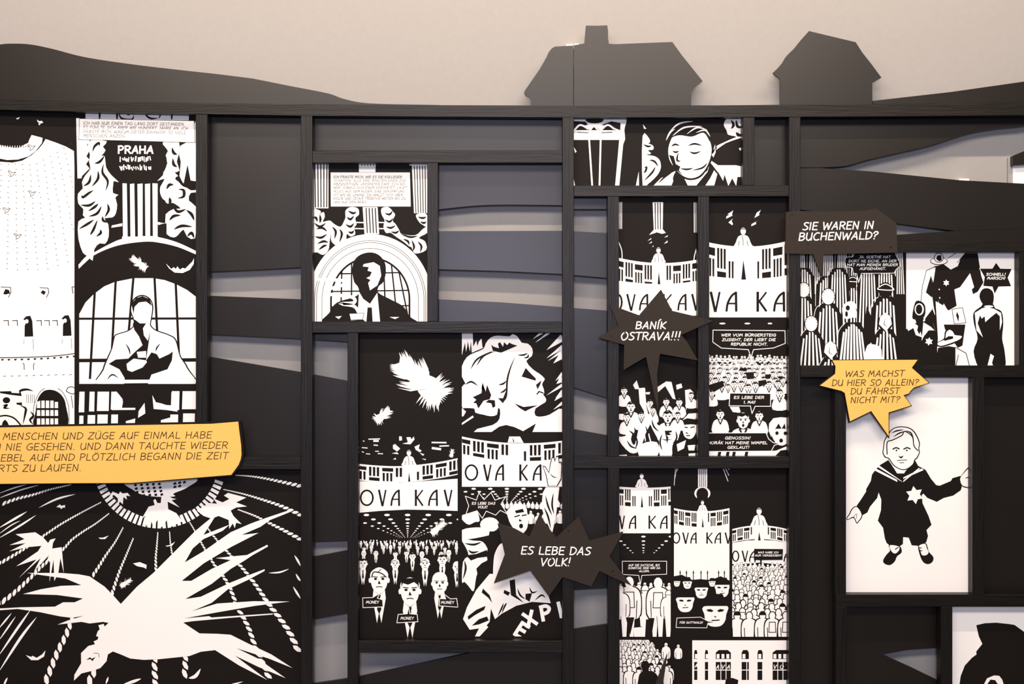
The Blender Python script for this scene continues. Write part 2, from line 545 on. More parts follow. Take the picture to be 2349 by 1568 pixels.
# --- drawing vocabulary: plain generic figures and ornaments
def feather(a, x0, y0, x1, y1, wd, c='w', nb=26):
    """thin tip (x0,y0) -> fluffy end (x1,y1), with separate barbs along both edges"""
    ang = math.atan2(y1 - y0, x1 - x0)
    L = math.hypot(x1 - x0, y1 - y0)
    ca, sa = math.cos(ang), math.sin(ang)
    T = lambda x, y: (x0 + x * ca - y * sa, y0 + x * sa + y * ca)
    def prof(t):
        if t < .48:
            return .3 + .4 * math.sin(math.pi * (t / .48 * .78 + .06))
        return .45 + .6 * math.sin(math.pi * min(1, (t - .48) / .52 * .78 + .13))
    st = [i / 12 for i in range(13)]
    up = [a.t(T(t * L, -wd * .36 * prof(t))) for t in st]
    dn = [a.t(T(t * L, wd * .36 * prof(t))) for t in st]
    tris = []
    for i in range(12):
        tris += [[up[i], up[i + 1], dn[i + 1]], [up[i], dn[i + 1], dn[i]]]
    a.emit(c, tris)
    for i in range(nb * 2):
        t = (i // 2 + R.random()) / nb
        sg = -1 if i % 2 else 1
        h = wd / 2 * prof(t) * R.uniform(1.0, 1.35)
        lean = -h * 1.1 if t < .7 else h * (t - .7) * 2.2
        a.line([T(t * L * .97, 0), T(t * L * .97 + lean * .5, sg * h * .7), T(t * L * .97 + lean, sg * h)], wd * .10, c, taper='end')
    for i in range(nb // 4):
        t = R.uniform(.15, .8)
        sg = R.choice((-1, 1))
        h = wd / 2 * prof(t)
        a.line([T(t * L, sg * h * .25), T(t * L - h * .5, sg * h * 1.1)], wd * .022, 'b', taper='both')
    for i in range(nb // 3):
        an = (i / (nb // 3 - 1) - .5) * 2.6
        a.line([T(L * .82, 0), T(L * .84 + math.cos(an) * wd * .42, math.sin(an) * wd * .42)], wd * .1, c, taper='end')

def face(a, cx, cy, w, h, hair='b', feat=True, mouth=False, tilt=0.0, skin='w', ink='b'):
    if hair == 'n':
        a.poly([(cx - w * .5, cy + h * .02), (cx - w * .48, cy - h * .3), (cx - w * .28, cy - h * .5), (cx, cy - h * .56), (cx + w * .3, cy - h * .5),
                (cx + w * .5, cy - h * .28), (cx + w * .5, cy + h * .05), (cx + w * .4, cy + h * .35), (cx, cy + h * .5), (cx - w * .4, cy + h * .35)], skin, True, 3)
    else:
        a.poly([(cx - w * .47, cy), (cx - w * .45, cy - h * .3), (cx, cy - h * .5), (cx + w * .45, cy - h * .3), (cx + w * .47, cy),
                (cx + w * .36, cy + h * .34), (cx + w * .1, cy + h * .5), (cx - w * .1, cy + h * .5), (cx - w * .36, cy + h * .34)], skin, True, 3)
    for s in (-1, 1):
        a.ell(cx + s * w * .5, cy + h * .03, w * .08, h * .11, skin, n=8)
    if hair == 'b':
        a.poly([(cx - w * .44, cy - h * .12), (cx - w * .36, cy - h * .28), (cx - w * .1, cy - h * .22), (cx + w * .2, cy - h * .32), (cx + w * .38, cy - h * .22),
                (cx + w * .45, cy - h * .08), (cx + w * .43, cy - h * .36), (cx + w * .2, cy - h * .47), (cx - w * .2, cy - h * .46), (cx - w * .43, cy - h * .34)], ink)
    elif hair == 'h':
        a.line([(cx - w * .4, cy - h * .1), (cx - w * .3, cy - h * .3), (cx + w * .1, cy - h * .26), (cx + w * .38, cy - h * .1)], w * .06, ink, True)
        a.line([(cx - w * .1, cy - h * .28), (cx + w * .1, cy - h * .42)], w * .04, ink)
    if feat:
        for s in (-1, 1):
            a.ell(cx + s * w * .2, cy - h * .03, w * .09, h * .05, ink, n=7)
            a.line([(cx + s * w * .09, cy - h * .1), (cx + s * w * .34, cy - h * .12)], h * .035, ink)
        a.poly([(cx - w * .02, cy + h * .02), (cx + w * .09, cy + h * .17), (cx - w * .07, cy + h * .18)], ink)
        if mouth:
            a.ell(cx, cy + h * .31, w * .11, h * .1, ink, n=9)
        else:
            a.line([(cx - w * .16, cy + h * .3), (cx, cy + h * .28), (cx + w * .16, cy + h * .3)], h * .035, ink)

def suitman(a, cx, top, w, hair='h', feat=True, long=1.6):
    h = w * 1.35
    cy = top + h / 2
    a.poly([(cx - w * .3, cy + h * .35), (cx + w * .3, cy + h * .35), (cx + w * .36, cy + h * .75), (cx + w * .12, cy + h * long), (cx, cy + h * (long - .45)),
            (cx - w * .12, cy + h * long), (cx - w * .36, cy + h * .75)])
    a.poly([(cx - w * .09, cy + h * .62), (cx + w * .09, cy + h * .62), (cx + w * .05, cy + h * .75), (cx + w * .12, cy + h * 1.2), (cx, cy + h * 1.4),
            (cx - w * .12, cy + h * 1.2), (cx - w * .05, cy + h * .75)], 'b')
    a.poly([(cx - w * .34, cy + h * .42), (cx, cy + h * .6), (cx + w * .34, cy + h * .42), (cx + w * .1, cy + h * .56), (cx, cy + h * .66), (cx - w * .1, cy + h * .56)], 'b')
    face(a, cx, cy, w, h, hair, feat)

def balcony_fig(a, cx, base, h):
    """plain bareheaded figure leaning on a balustrade; no face"""
    a.poly([(cx - h * .42, base), (cx - h * .38, base - h * .22), (cx - h * .27, base - h * .5), (cx - h * .1, base - h * .6), (cx + h * .1, base - h * .6),
            (cx + h * .27, base - h * .5), (cx + h * .38, base - h * .22), (cx + h * .42, base)], 'w', True, 3)
    a.ell(cx, base - h * .8, h * .14, h * .19)
    a.line([(cx - h * .06, base - h * .58), (cx, base - h * .3), (cx, base - h * .05)], h * .03, 'b')
    a.line([(cx - h * .25, base - h * .05), (cx - h * .2, base - h * .3)], h * .03, 'b')
    a.line([(cx + h * .25, base - h * .05), (cx + h * .2, base - h * .3)], h * .03, 'b')
    a.poly([(cx - h * .1, base - h * .86), (cx - h * .1, base - h * .93), (cx, base - h * .965), (cx + h * .1, base - h * .93), (cx + h * .1, base - h * .86), (cx + h * .04, base - h * .91), (cx - h * .06, base - h * .9)], 'b')

def legs(a, cx, y0, y1, w):
    a.poly([(cx - w * .5, y0), (cx + w * .5, y0), (cx + w * .42, y1), (cx + w * .1, y1), (cx, y0 + (y1 - y0) * .35), (cx - w * .12, y1), (cx - w * .42, y1)])
    a.poly([(cx - w * .02, y0 + (y1 - y0) * .4), (cx + w * .12, y1), (cx - w * .12, y1)], 'b')

def balustrade(a, x0, x1, fy, H, module, gap=None):
    """white band whose top follows fy(x), with black block-and-bar openings"""
    n = 14
    xs = [x0 + (x1 - x0) * i / n for i in range(n + 1)]
    a.poly([(x, fy(x)) for x in xs] + [(x, fy(x) + H) for x in reversed(xs)])
    m = x0 - module * .3
    k = 0
    while m < x1:
        q = module
        def quad(u0, u1, v0, v1):
            xa, xb = m + u0 * q, m + u1 * q
            if xb < x0 or xa > x1:
                return
            xa, xb = max(xa, x0), min(xb, x1)
            if gap and xb > gap[0] and xa < gap[1]:
                return
            a.poly([(xa, fy(xa) + H * v0), (xb, fy(xb) + H * v0 + 1e-3), (xb - q * .01, fy(xb) + H * v1), (xa + q * .01, fy(xa) + H * (v1 - .01))], 'b')
        if k % 2 == 0:
            quad(.06, .9, .12, .34)
            for j in range(3):
                quad(.1 + j * .28, .24 + j * .28 + .03, .42, .93)
        else:
            quad(.08, .88, .74, .94)
            for j in range(3):
                quad(.08 + j * .29, .22 + j * .29 + .05, .1, .66)
        m += q
        k += 1

def deco(a, letters, y, cap, wd, dy=0):
    """art-deco letters: (char, x, width)"""
    for ch, x, w in letters:
        if ch == 'O':
            a.line([(x + w * .5 + w * .5 * math.cos(t), y - cap / 2 + cap / 2 * math.sin(t)) for t in [2 * math.pi * i / 20 for i in range(21)]], wd, 'b')
        elif ch == 'V':
            a.line([(x, y - cap), (x + w * .48, y), (x + w * .58, y)], wd * 1.15, 'b'); a.line([(x + w, y - cap), (x + w * .56, y)], wd * .9, 'b')
        elif ch == 'A':
            a.line([(x, y), (x + w * .12, y - cap * .42), (x + w * .5, y - cap * .82), (x + w * .92, y - cap)], wd, 'b', True)
            a.line([(x + w * .92, y - cap), (x + w * .95, y)], wd * 1.1, 'b'); a.line([(x + w * .1, y - cap * .4), (x + w * .9, y - cap * .4)], wd * .75, 'b')
        elif ch == 'K':
            a.line([(x, y - cap), (x, y)], wd * 1.2, 'b'); a.line([(x + w, y - cap), (x + w * .15, y - cap * .5)], wd * .8, 'b'); a.line([(x + w * .15, y - cap * .55), (x + w, y)], wd, 'b')
        elif ch == 'T':
            a.line([(x, y - cap), (x + w, y - cap)], wd, 'b'); a.line([(x + w * .5, y - cap), (x + w * .5, y)], wd, 'b')

def lamps(a, vx, vy, rows, cols, sx, sy0, r0, c='w'):
    """rows of ceiling lamps running to a vanishing point"""
    for i in range(rows):
        t = 0.83 ** i
        for j in cols:
            a.ell(vx + j * sx * t, vy + sy0 * t, r0 * t, r0 * t * .42, c, n=8)

def backfig(a, cx, base, s, kind=0, ow=.05):
    """a generic person seen from behind, white with black contour"""
    o = s * ow
    def body(e, c):
        a.poly([(cx - s * .26 - e, base + e), (cx - s * .34 - e, base - s * .45), (cx - s * .28 - e, base - s * .78 - e), (cx - s * .1, base - s * .9 - e), (cx + s * .1, base - s * .9 - e),
                (cx + s * .28 + e, base - s * .78 - e), (cx + s * .34 + e, base - s * .45), (cx + s * .26 + e, base + e)], c, True, 3)
        a.ell(cx, base - s * 1.03, s * .13 + e, s * .17 + e, c, n=10)
    body(o, 'b'); body(0, 'w')
    a.line([(cx - s * .2, base), (cx - s * .22, base - s * .5)], o * .8, 'b'); a.line([(cx + s * .2, base), (cx + s * .22, base - s * .5)], o * .8, 'b')
    if kind == 1:
        a.poly([(cx - s * .15, base - s * 1.05), (cx - s * .1, base - s * 1.2), (cx + s * .1, base - s * 1.2), (cx + s * .15, base - s * 1.05)], 'b')
    elif kind == 2:
        a.line([(cx, base - s * .8), (cx - s * .04, base - s * .3)], o, 'b', taper='both'); a.line([(cx - s * .13, base - s * 1.0), (cx + s * .13, base - s * 1.0)], o * .8, 'b')
    elif kind == 3:
        a.line([(cx - s * .13, base - s * .75), (cx - s * .15, base - s * .3), (cx + s * .15, base - s * .3), (cx + s * .13, base - s * .75), (cx - s * .13, base - s * .75)], o * .8, 'b')

def shout(a, cx, top, w, ink='b'):
    """small open-mouthed face over a light shirt"""
    h = w * 1.3
    a.poly([(cx - w * 1.0, top + h * 2.3), (cx - w * .9, top + h * 1.25), (cx - w * .3, top + h * .95), (cx + w * .3, top + h * .95), (cx + w * .9, top + h * 1.25), (cx + w, top + h * 2.3)], 'w', True, 3)
    a.line([(cx - w * .28, top + h * 1.0), (cx, top + h * 1.45), (cx + w * .28, top + h * 1.0)], w * .14, 'b')
    a.line([(cx, top + h * 1.4), (cx + w * .1, top + h * 2.0)], w * .2, 'b', taper='both')
    a.ell(cx, top + h * .5, w * .55, h * .56, 'b', n=10)
    face(a, cx, top + h * .5, w * .9, h * .95, 'b', w * a.s > 5, True)

BUB = 0
def bubble(a, pts, lw, s='w', fill='b'):
    global BUB
    BUB += 1
    a.g = 'speech_box#%d' % BUB
    a.poly(pts, fill)
    P_ = pts if isinstance(pts, list) else [tuple(map(float, q.split(','))) for q in pts.split()]
    a.line(P_ + [P_[0]], lw, s)

def scroll(a, s, c, wd, taper='both'):
    for q in s.split('|'):
        a.line(q.strip(), wd, c, True, taper)

# =================================================== panel 1 (upper left, two pictures)
o, a = panel(-40, 250, 450, 1052, 'tall panel at upper left with station round window over a yellow strip')
a.frame(0, 240, .20434)
a.clip(-200, 40, 835, 4000)
a.poly('-200,640 0,640 140,650 250,628 350,570 430,500 480,440 512,385 640,430 740,470 830,520 850,1200 850,4000 -200,4000')
a.poly('-200,455 0,455 60,465 150,485 210,485 280,445 315,430 330,390 355,340 478,372 470,430 400,520 320,580 200,615 80,620 0,605 -200,590')
for i in range(26):                                   # fringe of the ring
    t = i / 25
    x = -10 + 340 * t
    a.poly([(x - 6, 470 + 12 * math.sin(t * 3)), (x, 445 + 10 * math.sin(t * 3)), (x + 6, 480)], 'w' if i % 2 else 'b')
a.poly('415,165 440,185 470,180 487,203 455,212 445,232 430,222 438,205 420,190')
a.poly('180,152 200,150 222,138 210,160 190,164')
for j in range(11):                                   # perforation rows fanning out downwards
    x0, y0 = 20 + j * 78, 670 - max(0, j - 5) * 45
    for i in range(20):
        y = y0 + i * 62 + R.uniform(-8, 8)
        x = x0 + (j - 1.5) * i * 3.2 * .6 + R.uniform(-6, 6)
        if y < 1880 and x < 830:
            a.line([(x - 5, y - 2), (x + 5, y + 2)], 7, 'n')
for (x, y) in ((350, 480), (130, 775), (355, 995), (70, 1185), (195, 1475)):
    a.line([(x - 40, y - 25), (x - 10, y + 5), (x - 15, y + 35), (x + 15, y + 20), (x + 45, y - 20), (x + 5, y - 8), (x - 15, y - 30), (x - 40, y - 25)], 6, 'b')
a.frame(0, 540, .20434)
a.clip(-200, -400, 853, 1568)
a.poly('35,655 60,600 100,610 115,650 60,662', 'b'); a.line('10,577 118,583 122,640 95,690', 8, 'b'); a.poly('455,640 480,612 515,632 495,668', 'b')
a.line('448,585 540,590 548,640 522,692', 8, 'b'); a.line('855,575 808,577 820,650', 9, 'b')
for x in (40, 140, 410, 500, 590):
    a.line([(x, 955), (x + 52, 952), (x + 56, 1010)], 9, 'b')
for x, y in ((315, 900), (745, 892)):
    a.poly([(x - 40, y + 235), (x - 38, y + 110), (x - 15, y + 60), (x - 55, y + 40), (x - 20, y + 5), (x + 25, y), (x + 48, y + 60), (x + 58, y + 232)], 'b')
    a.ell(x - 15, y + 62, 20, 24, 'w')
    a.line([(x + 55, y + 265), (x + 62, y + 380)], 5, 'n'); a.line([(x - 45, y + 265), (x - 48, y + 320)], 4, 'n')
a.line('-60,1370 300,1366 600,1352 860,1322', 10, 'b', True)
for i in range(12):
    x = 10 + i * 73
    y = 1385 - (x / 860) ** 2 * 42
    a.poly([(x, y), (x + 36, y - 2), (x + 24, y + 18), (x + 8, y + 18)], 'b')
a.line('255,1432 270,1445 272,1505', 8, 'b'); a.line('385,1432 375,1455 378,1505', 8, 'b')
a.frame(0, 820, .25543)
a.clip(-200, -100, 686, 900)
for i in range(11):
    a.line([(30 + i * 66, 167 - i * 1.6), (52 + i * 66, 166 - i * 1.8)], 5, 'b')
a.poly('322,620 320,480 338,375 380,310 430,288 500,298 560,345 592,430 596,620', 'b', True)
for rr, (y0, y1) in enumerate(((385, 452), (470, 522), (545, 620))):
    for k in range(5):
        x = 332 + k * 40
        a.poly([(x, y0 + (12 if k in (0, 4) and rr == 0 else 0)), (x + 29, y0 + (0 if k < 4 or rr else 12)), (x + 30, y1), (x - 1, y1)])
for sgn in (-1, 1):
    a.line([(460 + sgn * 160, 600), (460 + sgn * 156, 440), (460 + sgn * 110, 320), (460 + sgn * 60, 275)], 5, 'b', True)
for k in range(5):
    a.line([(238 + k * 17, 330), (240 + k * 17, 405)], 4, 'b')
a.poly('0,302 100,300 105,315 190,320 195,345 105,335 0,318', 'b'); a.ell(58, 382, 34, 28, 'b'); a.poly('145,405 195,400 200,430 150,420', 'b')
scroll(a, '195,345 180,300 240,285 300,300|180,430 230,455 225,510 205,600|270,480 300,520 270,560 300,600|20,430 60,425 40,450 90,455', 'b', 22)
a.line('595,300 610,270 650,262 685,290 660,325 620,315 595,300', 7, 'b', True); a.line('640,340 655,450', 6, 'b'); a.line('672,340 680,470', 6, 'b')
a.line('0,525 60,520 130,545 190,610', 14, 'b', True); a.poly('15,610 25,575 45,555 65,575 82,610', 'b')
for k in range(14):
    a.line([(150 + R.uniform(0, 130), 350 + k * 18), (165 + R.uniform(0, 130), 362 + k * 18)], R.uniform(8, 16), 'b', taper='both')
a.clip()
# right picture
a.g = 'illustration'
a.frame(0, 240, .20434)
a.poly('960,60 2120,60 2120,175 960,155')
for x in (1115, 1310, 1925):
    a.poly([(x - 12, 60), (x + 22, 60), (x + 10, 165), (x - 4, 165)], 'b')
scroll(a, '1330,60 1360,150 1480,165 1500,110|1400,70 1440,110 1500,80|1600,70 1680,150 1780,150|1700,80 1800,90 1780,160', 'b', 22)
a.poly('855,150 895,150 885,395 1010,395 978,450 1000,520 970,580 1002,615 965,668 1006,715 920,800 915,825 870,828')
a.poly('2100,420 2195,185 2203,860 2140,850 2105,670 2060,890 2015,800 2030,640 2010,560 2025,460')
# garlands and drapery ornament, left
a.poly('1025,395 1200,410 1155,470 1185,510 1150,560 1120,580 1175,575 1190,700 1250,790 1335,870 1280,855 1270,900 1268,990 1330,1010 1295,1040 1315,1120 1300,1220 1260,1265 1170,1275 1215,1340 1220,1480 1180,1560 1120,1555 1060,1620 1040,1750 990,1700 930,1660 880,1500 880,1310 955,1270 930,1240 935,1170 880,1110 875,1000 930,940 920,870 960,790 1015,720 1000,640 1010,560 985,470', 'w', True, 2)
scroll(a, '1040,530 1060,470 1110,430 1115,470|1060,660 1120,640 1175,570|1165,660 1150,760 1210,860 1185,970|1100,740 1100,830 1030,920|1020,780 1000,870 935,915|1050,960 1000,990 930,1040 920,1010|1075,1080 1000,1130 900,1125|1105,1110 1060,1150 990,1195|1140,1135 1090,1220 995,1255|1205,1110 1220,1180 1175,1265|1055,1290 980,1340 885,1395|1095,1290 1050,1400 1010,1465|1150,1250 1160,1300 1215,1320|1125,1400 1130,1440 1080,1480', 'b', 30)
# right ornament
a.poly('1830,420 2010,425 2005,560 1985,640 2015,740 1960,760 2000,800 1965,835 2140,960 2205,950 2205,985 2140,990 2120,1075 2205,1150 2205,1300 2190,1500 2100,1480 2060,1400 2000,1460 1950,1490 1870,1450 1870,1330 1780,1350 1778,1315 1855,1330 1860,1230 1950,1170 2030,1165 1960,1110 1920,1100 1880,1110 1830,1060 1800,1000 1800,920 1850,830 1765,855 1830,790 1840,710 1880,660 1855,580 1885,520 1850,470', 'w', True, 2)
scroll(a, '1930,480 1950,540 1990,560|1940,600 1950,670 1990,700|1870,950 1900,900 1950,900|2000,950 2060,960 2060,1030 1990,1050|1940,1140 2000,1200 2090,1170|1900,1300 1950,1250 2030,1240|2090,1180 2150,1230 2180,1300|1950,1400 2040,1360 2160,1370|2100,1480 2150,1440 2180,1500|1830,1060 1845,1100 1830,1130|1900,1040 1910,1080 1900,1130|2000,850 2060,900 2120,930', 'b', 34)
a.ell(1530, 640, 345, 255, 'b', n=32)
a.text('PRAHA', 1325, 545, 1715, 80, 19, slant=.02)
for yy, xs in ((640, (1350, 1700)), (735, (1345, 1715))):
    x = xs[0]
    while x < xs[1]:
        a.line([(x, yy - R.uniform(30, 60)), (x + R.uniform(-6, 14), yy - R.uniform(0, 22))], R.uniform(10, 18))
        x += R.uniform(18, 30)
for k in range(5):
    x = 1375 + k * 84
    a.poly([(x, 882 + (8 if k in (1, 2, 3) else 0)), (x + 48 + (10 if k > 1 else 0), 884), (x + 58, 1500), (x + 6, 1500)])
a.poly('1370,1480 1775,1480 1790,1520 1370,1520'); a.poly('1250,1380 1255,1355 1372,1330 1372,1362')
a.frame(0, 540, .20434)
arc = lambda cx, cy, rx, ry, a0, a1, n=24: [(cx + rx * math.cos(math.radians(a0 + (a1 - a0) * i / n)), cy - ry * math.sin(math.radians(a0 + (a1 - a0) * i / n))) for i in range(n + 1)]
a.poly(cr_smooth([(880, 330), (965, 235), (1045, 195), (1220, 100), (1380, 35), (1640, 5), (1800, 22), (2000, 80), (2205, 175)]) + cr_smooth([(2205, 215), (2000, 130), (1800, 82), (1640, 68), (1400, 95), (1220, 145), (1055, 222), (960, 300), (885, 372)]))
a.poly('925,0 1030,0 1030,120 1045,235 990,215 940,150 925,90', 'w', True)
feather(a, 1482, 250, 1640, 375, 95)
a.poly('1862,315 1900,350 1920,375 1950,355 1975,375 1990,345 2020,382 2050,362 2080,370 2120,330 2160,290 2178,252 2175,320 2130,385 2050,420 1960,415 1900,370')
a.poly('890,880 960,750 1050,660 1170,570 1290,520 1500,478 1720,478 1850,500 1980,548 2100,610 2205,690 2205,1720 890,1720')
for x0, x1 in ((1072, 1010), (1300, 1240), (1497, 1400), (1735, 1790), (1970, 2020)):
    a.line([(x0, 480), (x1, 1600)], 27, 'b')
a.line('890,933 2205,930', 25, 'b'); a.line('890,1402 2205,1395', 40, 'b')
# generic bareheaded coat figure without a face
a.poly('1130,1710 1150,1500 1215,1340 1250,1260 1280,1130 1320,1100 1440,1060 1500,1000 1490,930 1460,850 1470,760 1520,690 1600,665 1680,700 1720,780 1715,880 1700,960 1700,1010 1760,1060 1900,1110 1980,1170 2030,1350 2110,1480 2150,1710', 'b', True, 4)
a.poly('1145,1695 1165,1505 1228,1345 1262,1262 1290,1138 1325,1110 1450,1068 1512,1000 1502,930 1474,850 1484,768 1528,704 1600,680 1672,712 1706,782 1702,880 1688,960 1688,1014 1752,1070 1892,1120 1968,1178 2018,1355 2096,1485 2136,1695', 'w', True, 4)
a.poly('1510,940 1570,985 1640,985 1605,1040 1615,1120 1660,1180 1690,1060 1640,1400 1700,1310 1760,1330 1790,1380 1900,1330 1940,1300 1930,1400 1880,1500 1700,1560 1650,1690 1390,1690 1400,1600 1340,1500 1220,1440 1300,1390 1440,1380 1520,1300 1600,1230 1560,1130 1510,1060 1490,1000', 'b')
a.poly('1475,770 1530,700 1600,680 1680,712 1706,790 1640,740 1560,750 1510,800 1500,880', 'b')
a.poly('1535,1305 1640,1295 1640,1370 1550,1370'); a.poly('1420,1440 1500,1380 1640,1400 1650,1420 1600,1480 1480,1530 1430,1510')
scroll(a, '1410,1210 1450,1280 1460,1340|1460,1220 1490,1280|1330,1270 1350,1350|1800,1210 1760,1260 1750,1300|1930,1330 1880,1440|1200,1620 1260,1560 1330,1600', 'b', 16)
a.frame(0, 820, .25543)
a.poly('715,200 1765,195 1765,222 715,235')
a.rect(700, 235, 1765, 300, 'b')
for x0, x1, y0, y1 in ((713, 760, 305, 490), (805, 850, 305, 482), (876, 980, 305, 478), (1000, 1045, 305, 465), (1640, 1765, 300, 462), (1540, 1612, 300, 470),
                       (713, 750, 520, 700), (788, 855, 515, 700), (876, 968, 510, 700), (1000, 1060, 510, 700), (1530, 1600, 510, 700), (1645, 1750, 500, 700)):
    a.poly([(x0, y0), (x1, y0), (x1 - 4, y1), (x0 - 6, y1)])
a.poly('1040,300 1110,365 1095,450 1215,450 1215,468 1005,470', 'w'); a.poly('1368,335 1400,395 1495,425 1575,430 1595,485 1500,470 1380,460'); a.poly('1298,405 1305,500 1240,540 1245,480')
a.poly('1130,570 1215,545 1210,600 1130,600'); a.poly('1445,560 1590,520 1560,600 1445,600')
a.poly('1045,300 1545,300 1500,420 1400,400 1365,330 1300,390 1210,440 1110,440 1100,370', 'b')
a.g = 'caption_box'
a.frame(0, 240, .20434)
a.poly('888,152 2182,178 2193,428 882,393', 'b'); a.poly('893,158 2177,183 2187,422 888,388')
for i, (tx, xe) in enumerate((('ICH HAB NUR EINEN TAG LANG DORT GESTANDEN,', 2070), ('ES FÜHLTE SICH ABER WIE HUNDERT JAHRE AN. ICH', 2105),
                              ('FRAGTE MICH, WARUM DIESER BAHNHOF SO VIELE', 2083), ('MENSCHEN ANZOG.', 1410))):
    y0 = 222 + i * 47
    a.text(tx, 935, y0, xe, 33, 4.6, 'c', y1=y0 + (xe - 935) * .0125)
a.build(o)

# =================================================== panel 2 (bird and ropes)
o, a = panel(-40, 1072, 692, 1640, 'large lower left panel with a white swooping bird and twisted ropes')
S2 = .31128
a.frame(0, 1080, S2)
def rope(pts, w0, w1, gap=1.5):
    pts = cr_smooth([tuple(map(float, q.split(','))) for q in pts.split()], False, 8)
    ln = [0]
    for i in range(1, len(pts)):
        ln.append(ln[-1] + math.hypot(pts[i][0] - pts[i - 1][0], pts[i][1] - pts[i - 1][1]))
    u, i = 0, 0
    while u < ln[-1]:
        w_ = w0 + (w1 - w0) * u / ln[-1]
        while ln[i + 1] < u:
            i += 1
        t = (u - ln[i]) / max(1e-6, ln[i + 1] - ln[i])
        x, y = pts[i][0] + (pts[i + 1][0] - pts[i][0]) * t, pts[i][1] + (pts[i + 1][1] - pts[i][1]) * t
        an = math.atan2(pts[i + 1][1] - pts[i][1], pts[i + 1][0] - pts[i][0])
        r = an - .5
        L_, W_ = w_ * .95, w_ * .38
        q = [(-L_, 0), (-L_ * .35, -W_), (L_ * .5, -W_ * .9), (L_, 0), (L_ * .3, W_), (-L_ * .5, W_ * .9)]
        a.poly([(x + p * math.cos(r) - q_ * math.sin(r), y + p * math.sin(r) + q_ * math.cos(r)) for p, q_ in q])
        u += w_ * gap
for s, w0, w1 in (('740,232 600,305 450,390 330,470 150,590 -20,690', 9, 26), ('800,315 700,390 620,440 530,505 460,580 320,690 230,780 100,900 -20,990', 9, 36),
                  ('520,100 370,135 240,175 120,205 10,245', 9, 26), ('905,420 850,520 780,620 730,700 670,790', 10, 26), ('980,500 930,620 880,740 830,890 820,930', 11, 26),
                  ('1163,455 1155,560 1148,640 1150,740', 9, 22), ('1250,450 1255,520 1268,610', 8, 14), ('1740,30 1850,38 1960,55 2080,80 2220,110', 7, 30),
                  ('1650,135 1800,170 1950,215 2080,260 2220,325', 7, 30), ('1760,285 1880,330 1980,380 2100,440 2220,505', 10, 30),
                  ('1400,380 1430,430 1490,540 1580,690 1680,830 1740,980', 9, 30), ('1530,420 1600,510 1690,610 1800,730 1900,860 1980,980 2060,1080 2140,1200 2200,1330', 12, 44),
                  ('1770,1040 1830,1150 1880,1290 1930,1400 1990,1540', 30, 40), ('530,1080 490,1200 430,1320 380,1440 330,1568', 38, 46), ('1140,1380 1140,1480 1150,1600', 40, 44),
                  ('1365,1370 1365,1450 1355,1540', 40, 44), ('690,1480 650,1570', 48, 50)):
    rope(s, w0, w1)
n = 33
for i in range(n):                                     # tiled ring
    t0 = math.radians(18 + (164 - 18) * i / n); t1 = t0 + math.radians((164 - 18) / n * .66)
    cx, cy = 1175, -72
    r0 = 425 if 8 < i < 24 else 432
    a.poly([(cx + r0 * math.cos(t0), cy + r0 * math.sin(t0)), (cx + 494 * math.cos(t0), cy + 494 * math.sin(t0)), (cx + 494 * math.cos(t1), cy + 494 * math.sin(t1)), (cx + r0 * math.cos(t1), cy + r0 * math.sin(t1))])
a.poly('925,60 1430,50 1380,120 1280,165 1290,185 1200,190 1080,180 990,145', 'w', True)
for i in range(5):
    for j in range(4):
        x, y = 985 + i * 44 + j * 6, 100 + j * 26 - i * 2
        if j * 26 < 95 - abs(i - 4) * 8 + i * 9:
            a.poly([(x, y), (x + 18, y - 9), (x + 26, y + 6), (x + 8, y + 14)], 'b')
for x, y in ((1275, 90), (1310, 84), (1345, 80), (1275, 115), (1310, 108)):
    a.poly([(x, y), (x + 20, y - 10), (x + 28, y + 4), (x + 8, y + 13)], 'b')
a.poly('1190,180 1235,180 1270,200 1300,205 1265,215 1325,268 1235,225 1240,280 1300,310 1345,370 1290,395 1260,410 1230,360 1205,400 1185,415 1160,360 1130,415 1110,350 1080,410 1070,330 1045,350 1095,262 1140,250 1130,215 1145,205 1160,235 1185,235')
a.poly('800,195 830,150 875,170 885,150 905,165 940,160 960,185 930,180 935,210 910,190 905,245 885,225 870,245 868,200 840,175')
a.poly('1450,290 1540,235 1600,240 1570,200 1640,230 1690,205 1650,180 1680,160 1815,195 1740,230 1820,260 1740,268 1700,290 1720,330 1780,390 1740,380 1730,420 1715,385 1690,425 1685,360 1610,330 1560,350 1500,330')
a.poly('115,465 260,450 320,490 355,530 370,505 410,495 390,530 385,570 455,560 470,750 445,640 430,750 400,810 395,650 365,815 370,640 330,700 360,620 250,740 300,640 140,785 270,650 120,700 280,590 305,550 200,560 70,590 190,530 70,545 180,500')
for s, wd in (('555,170 420,205 285,270', 14), ('-10,420 110,350 200,297', 16), ('-10,495 150,400 265,325', 14), ('-10,465 80,400 150,365', 8), ('-10,200 150,140 290,102', 10), ('-10,165 100,125 200,97', 9),
              ('270,1075 150,1230 -10,1480', 20), ('225,1020 120,1170 -10,1360', 18), ('115,1070 60,1150 -10,1250', 12), ('85,1045 40,1100 -10,1160', 12), ('1980,750 2060,745 2130,720', 12),
              ('2170,620 2195,660 2215,700', 16), ('2180,755 2200,790 2215,810', 16), ('2160,850 2190,900 2215,940', 16), ('20,1600 40,1550 55,1520', 14), ('1640,1590 1720,1570 1790,1550', 12), ('900,1575 980,1550 1040,1528', 22), ('780,1568 790,1540 798,1515', 14), ('1390,1525 1440,1510 1478,1455', 26)):
    a.line(s, wd, 'w', True, 'both')
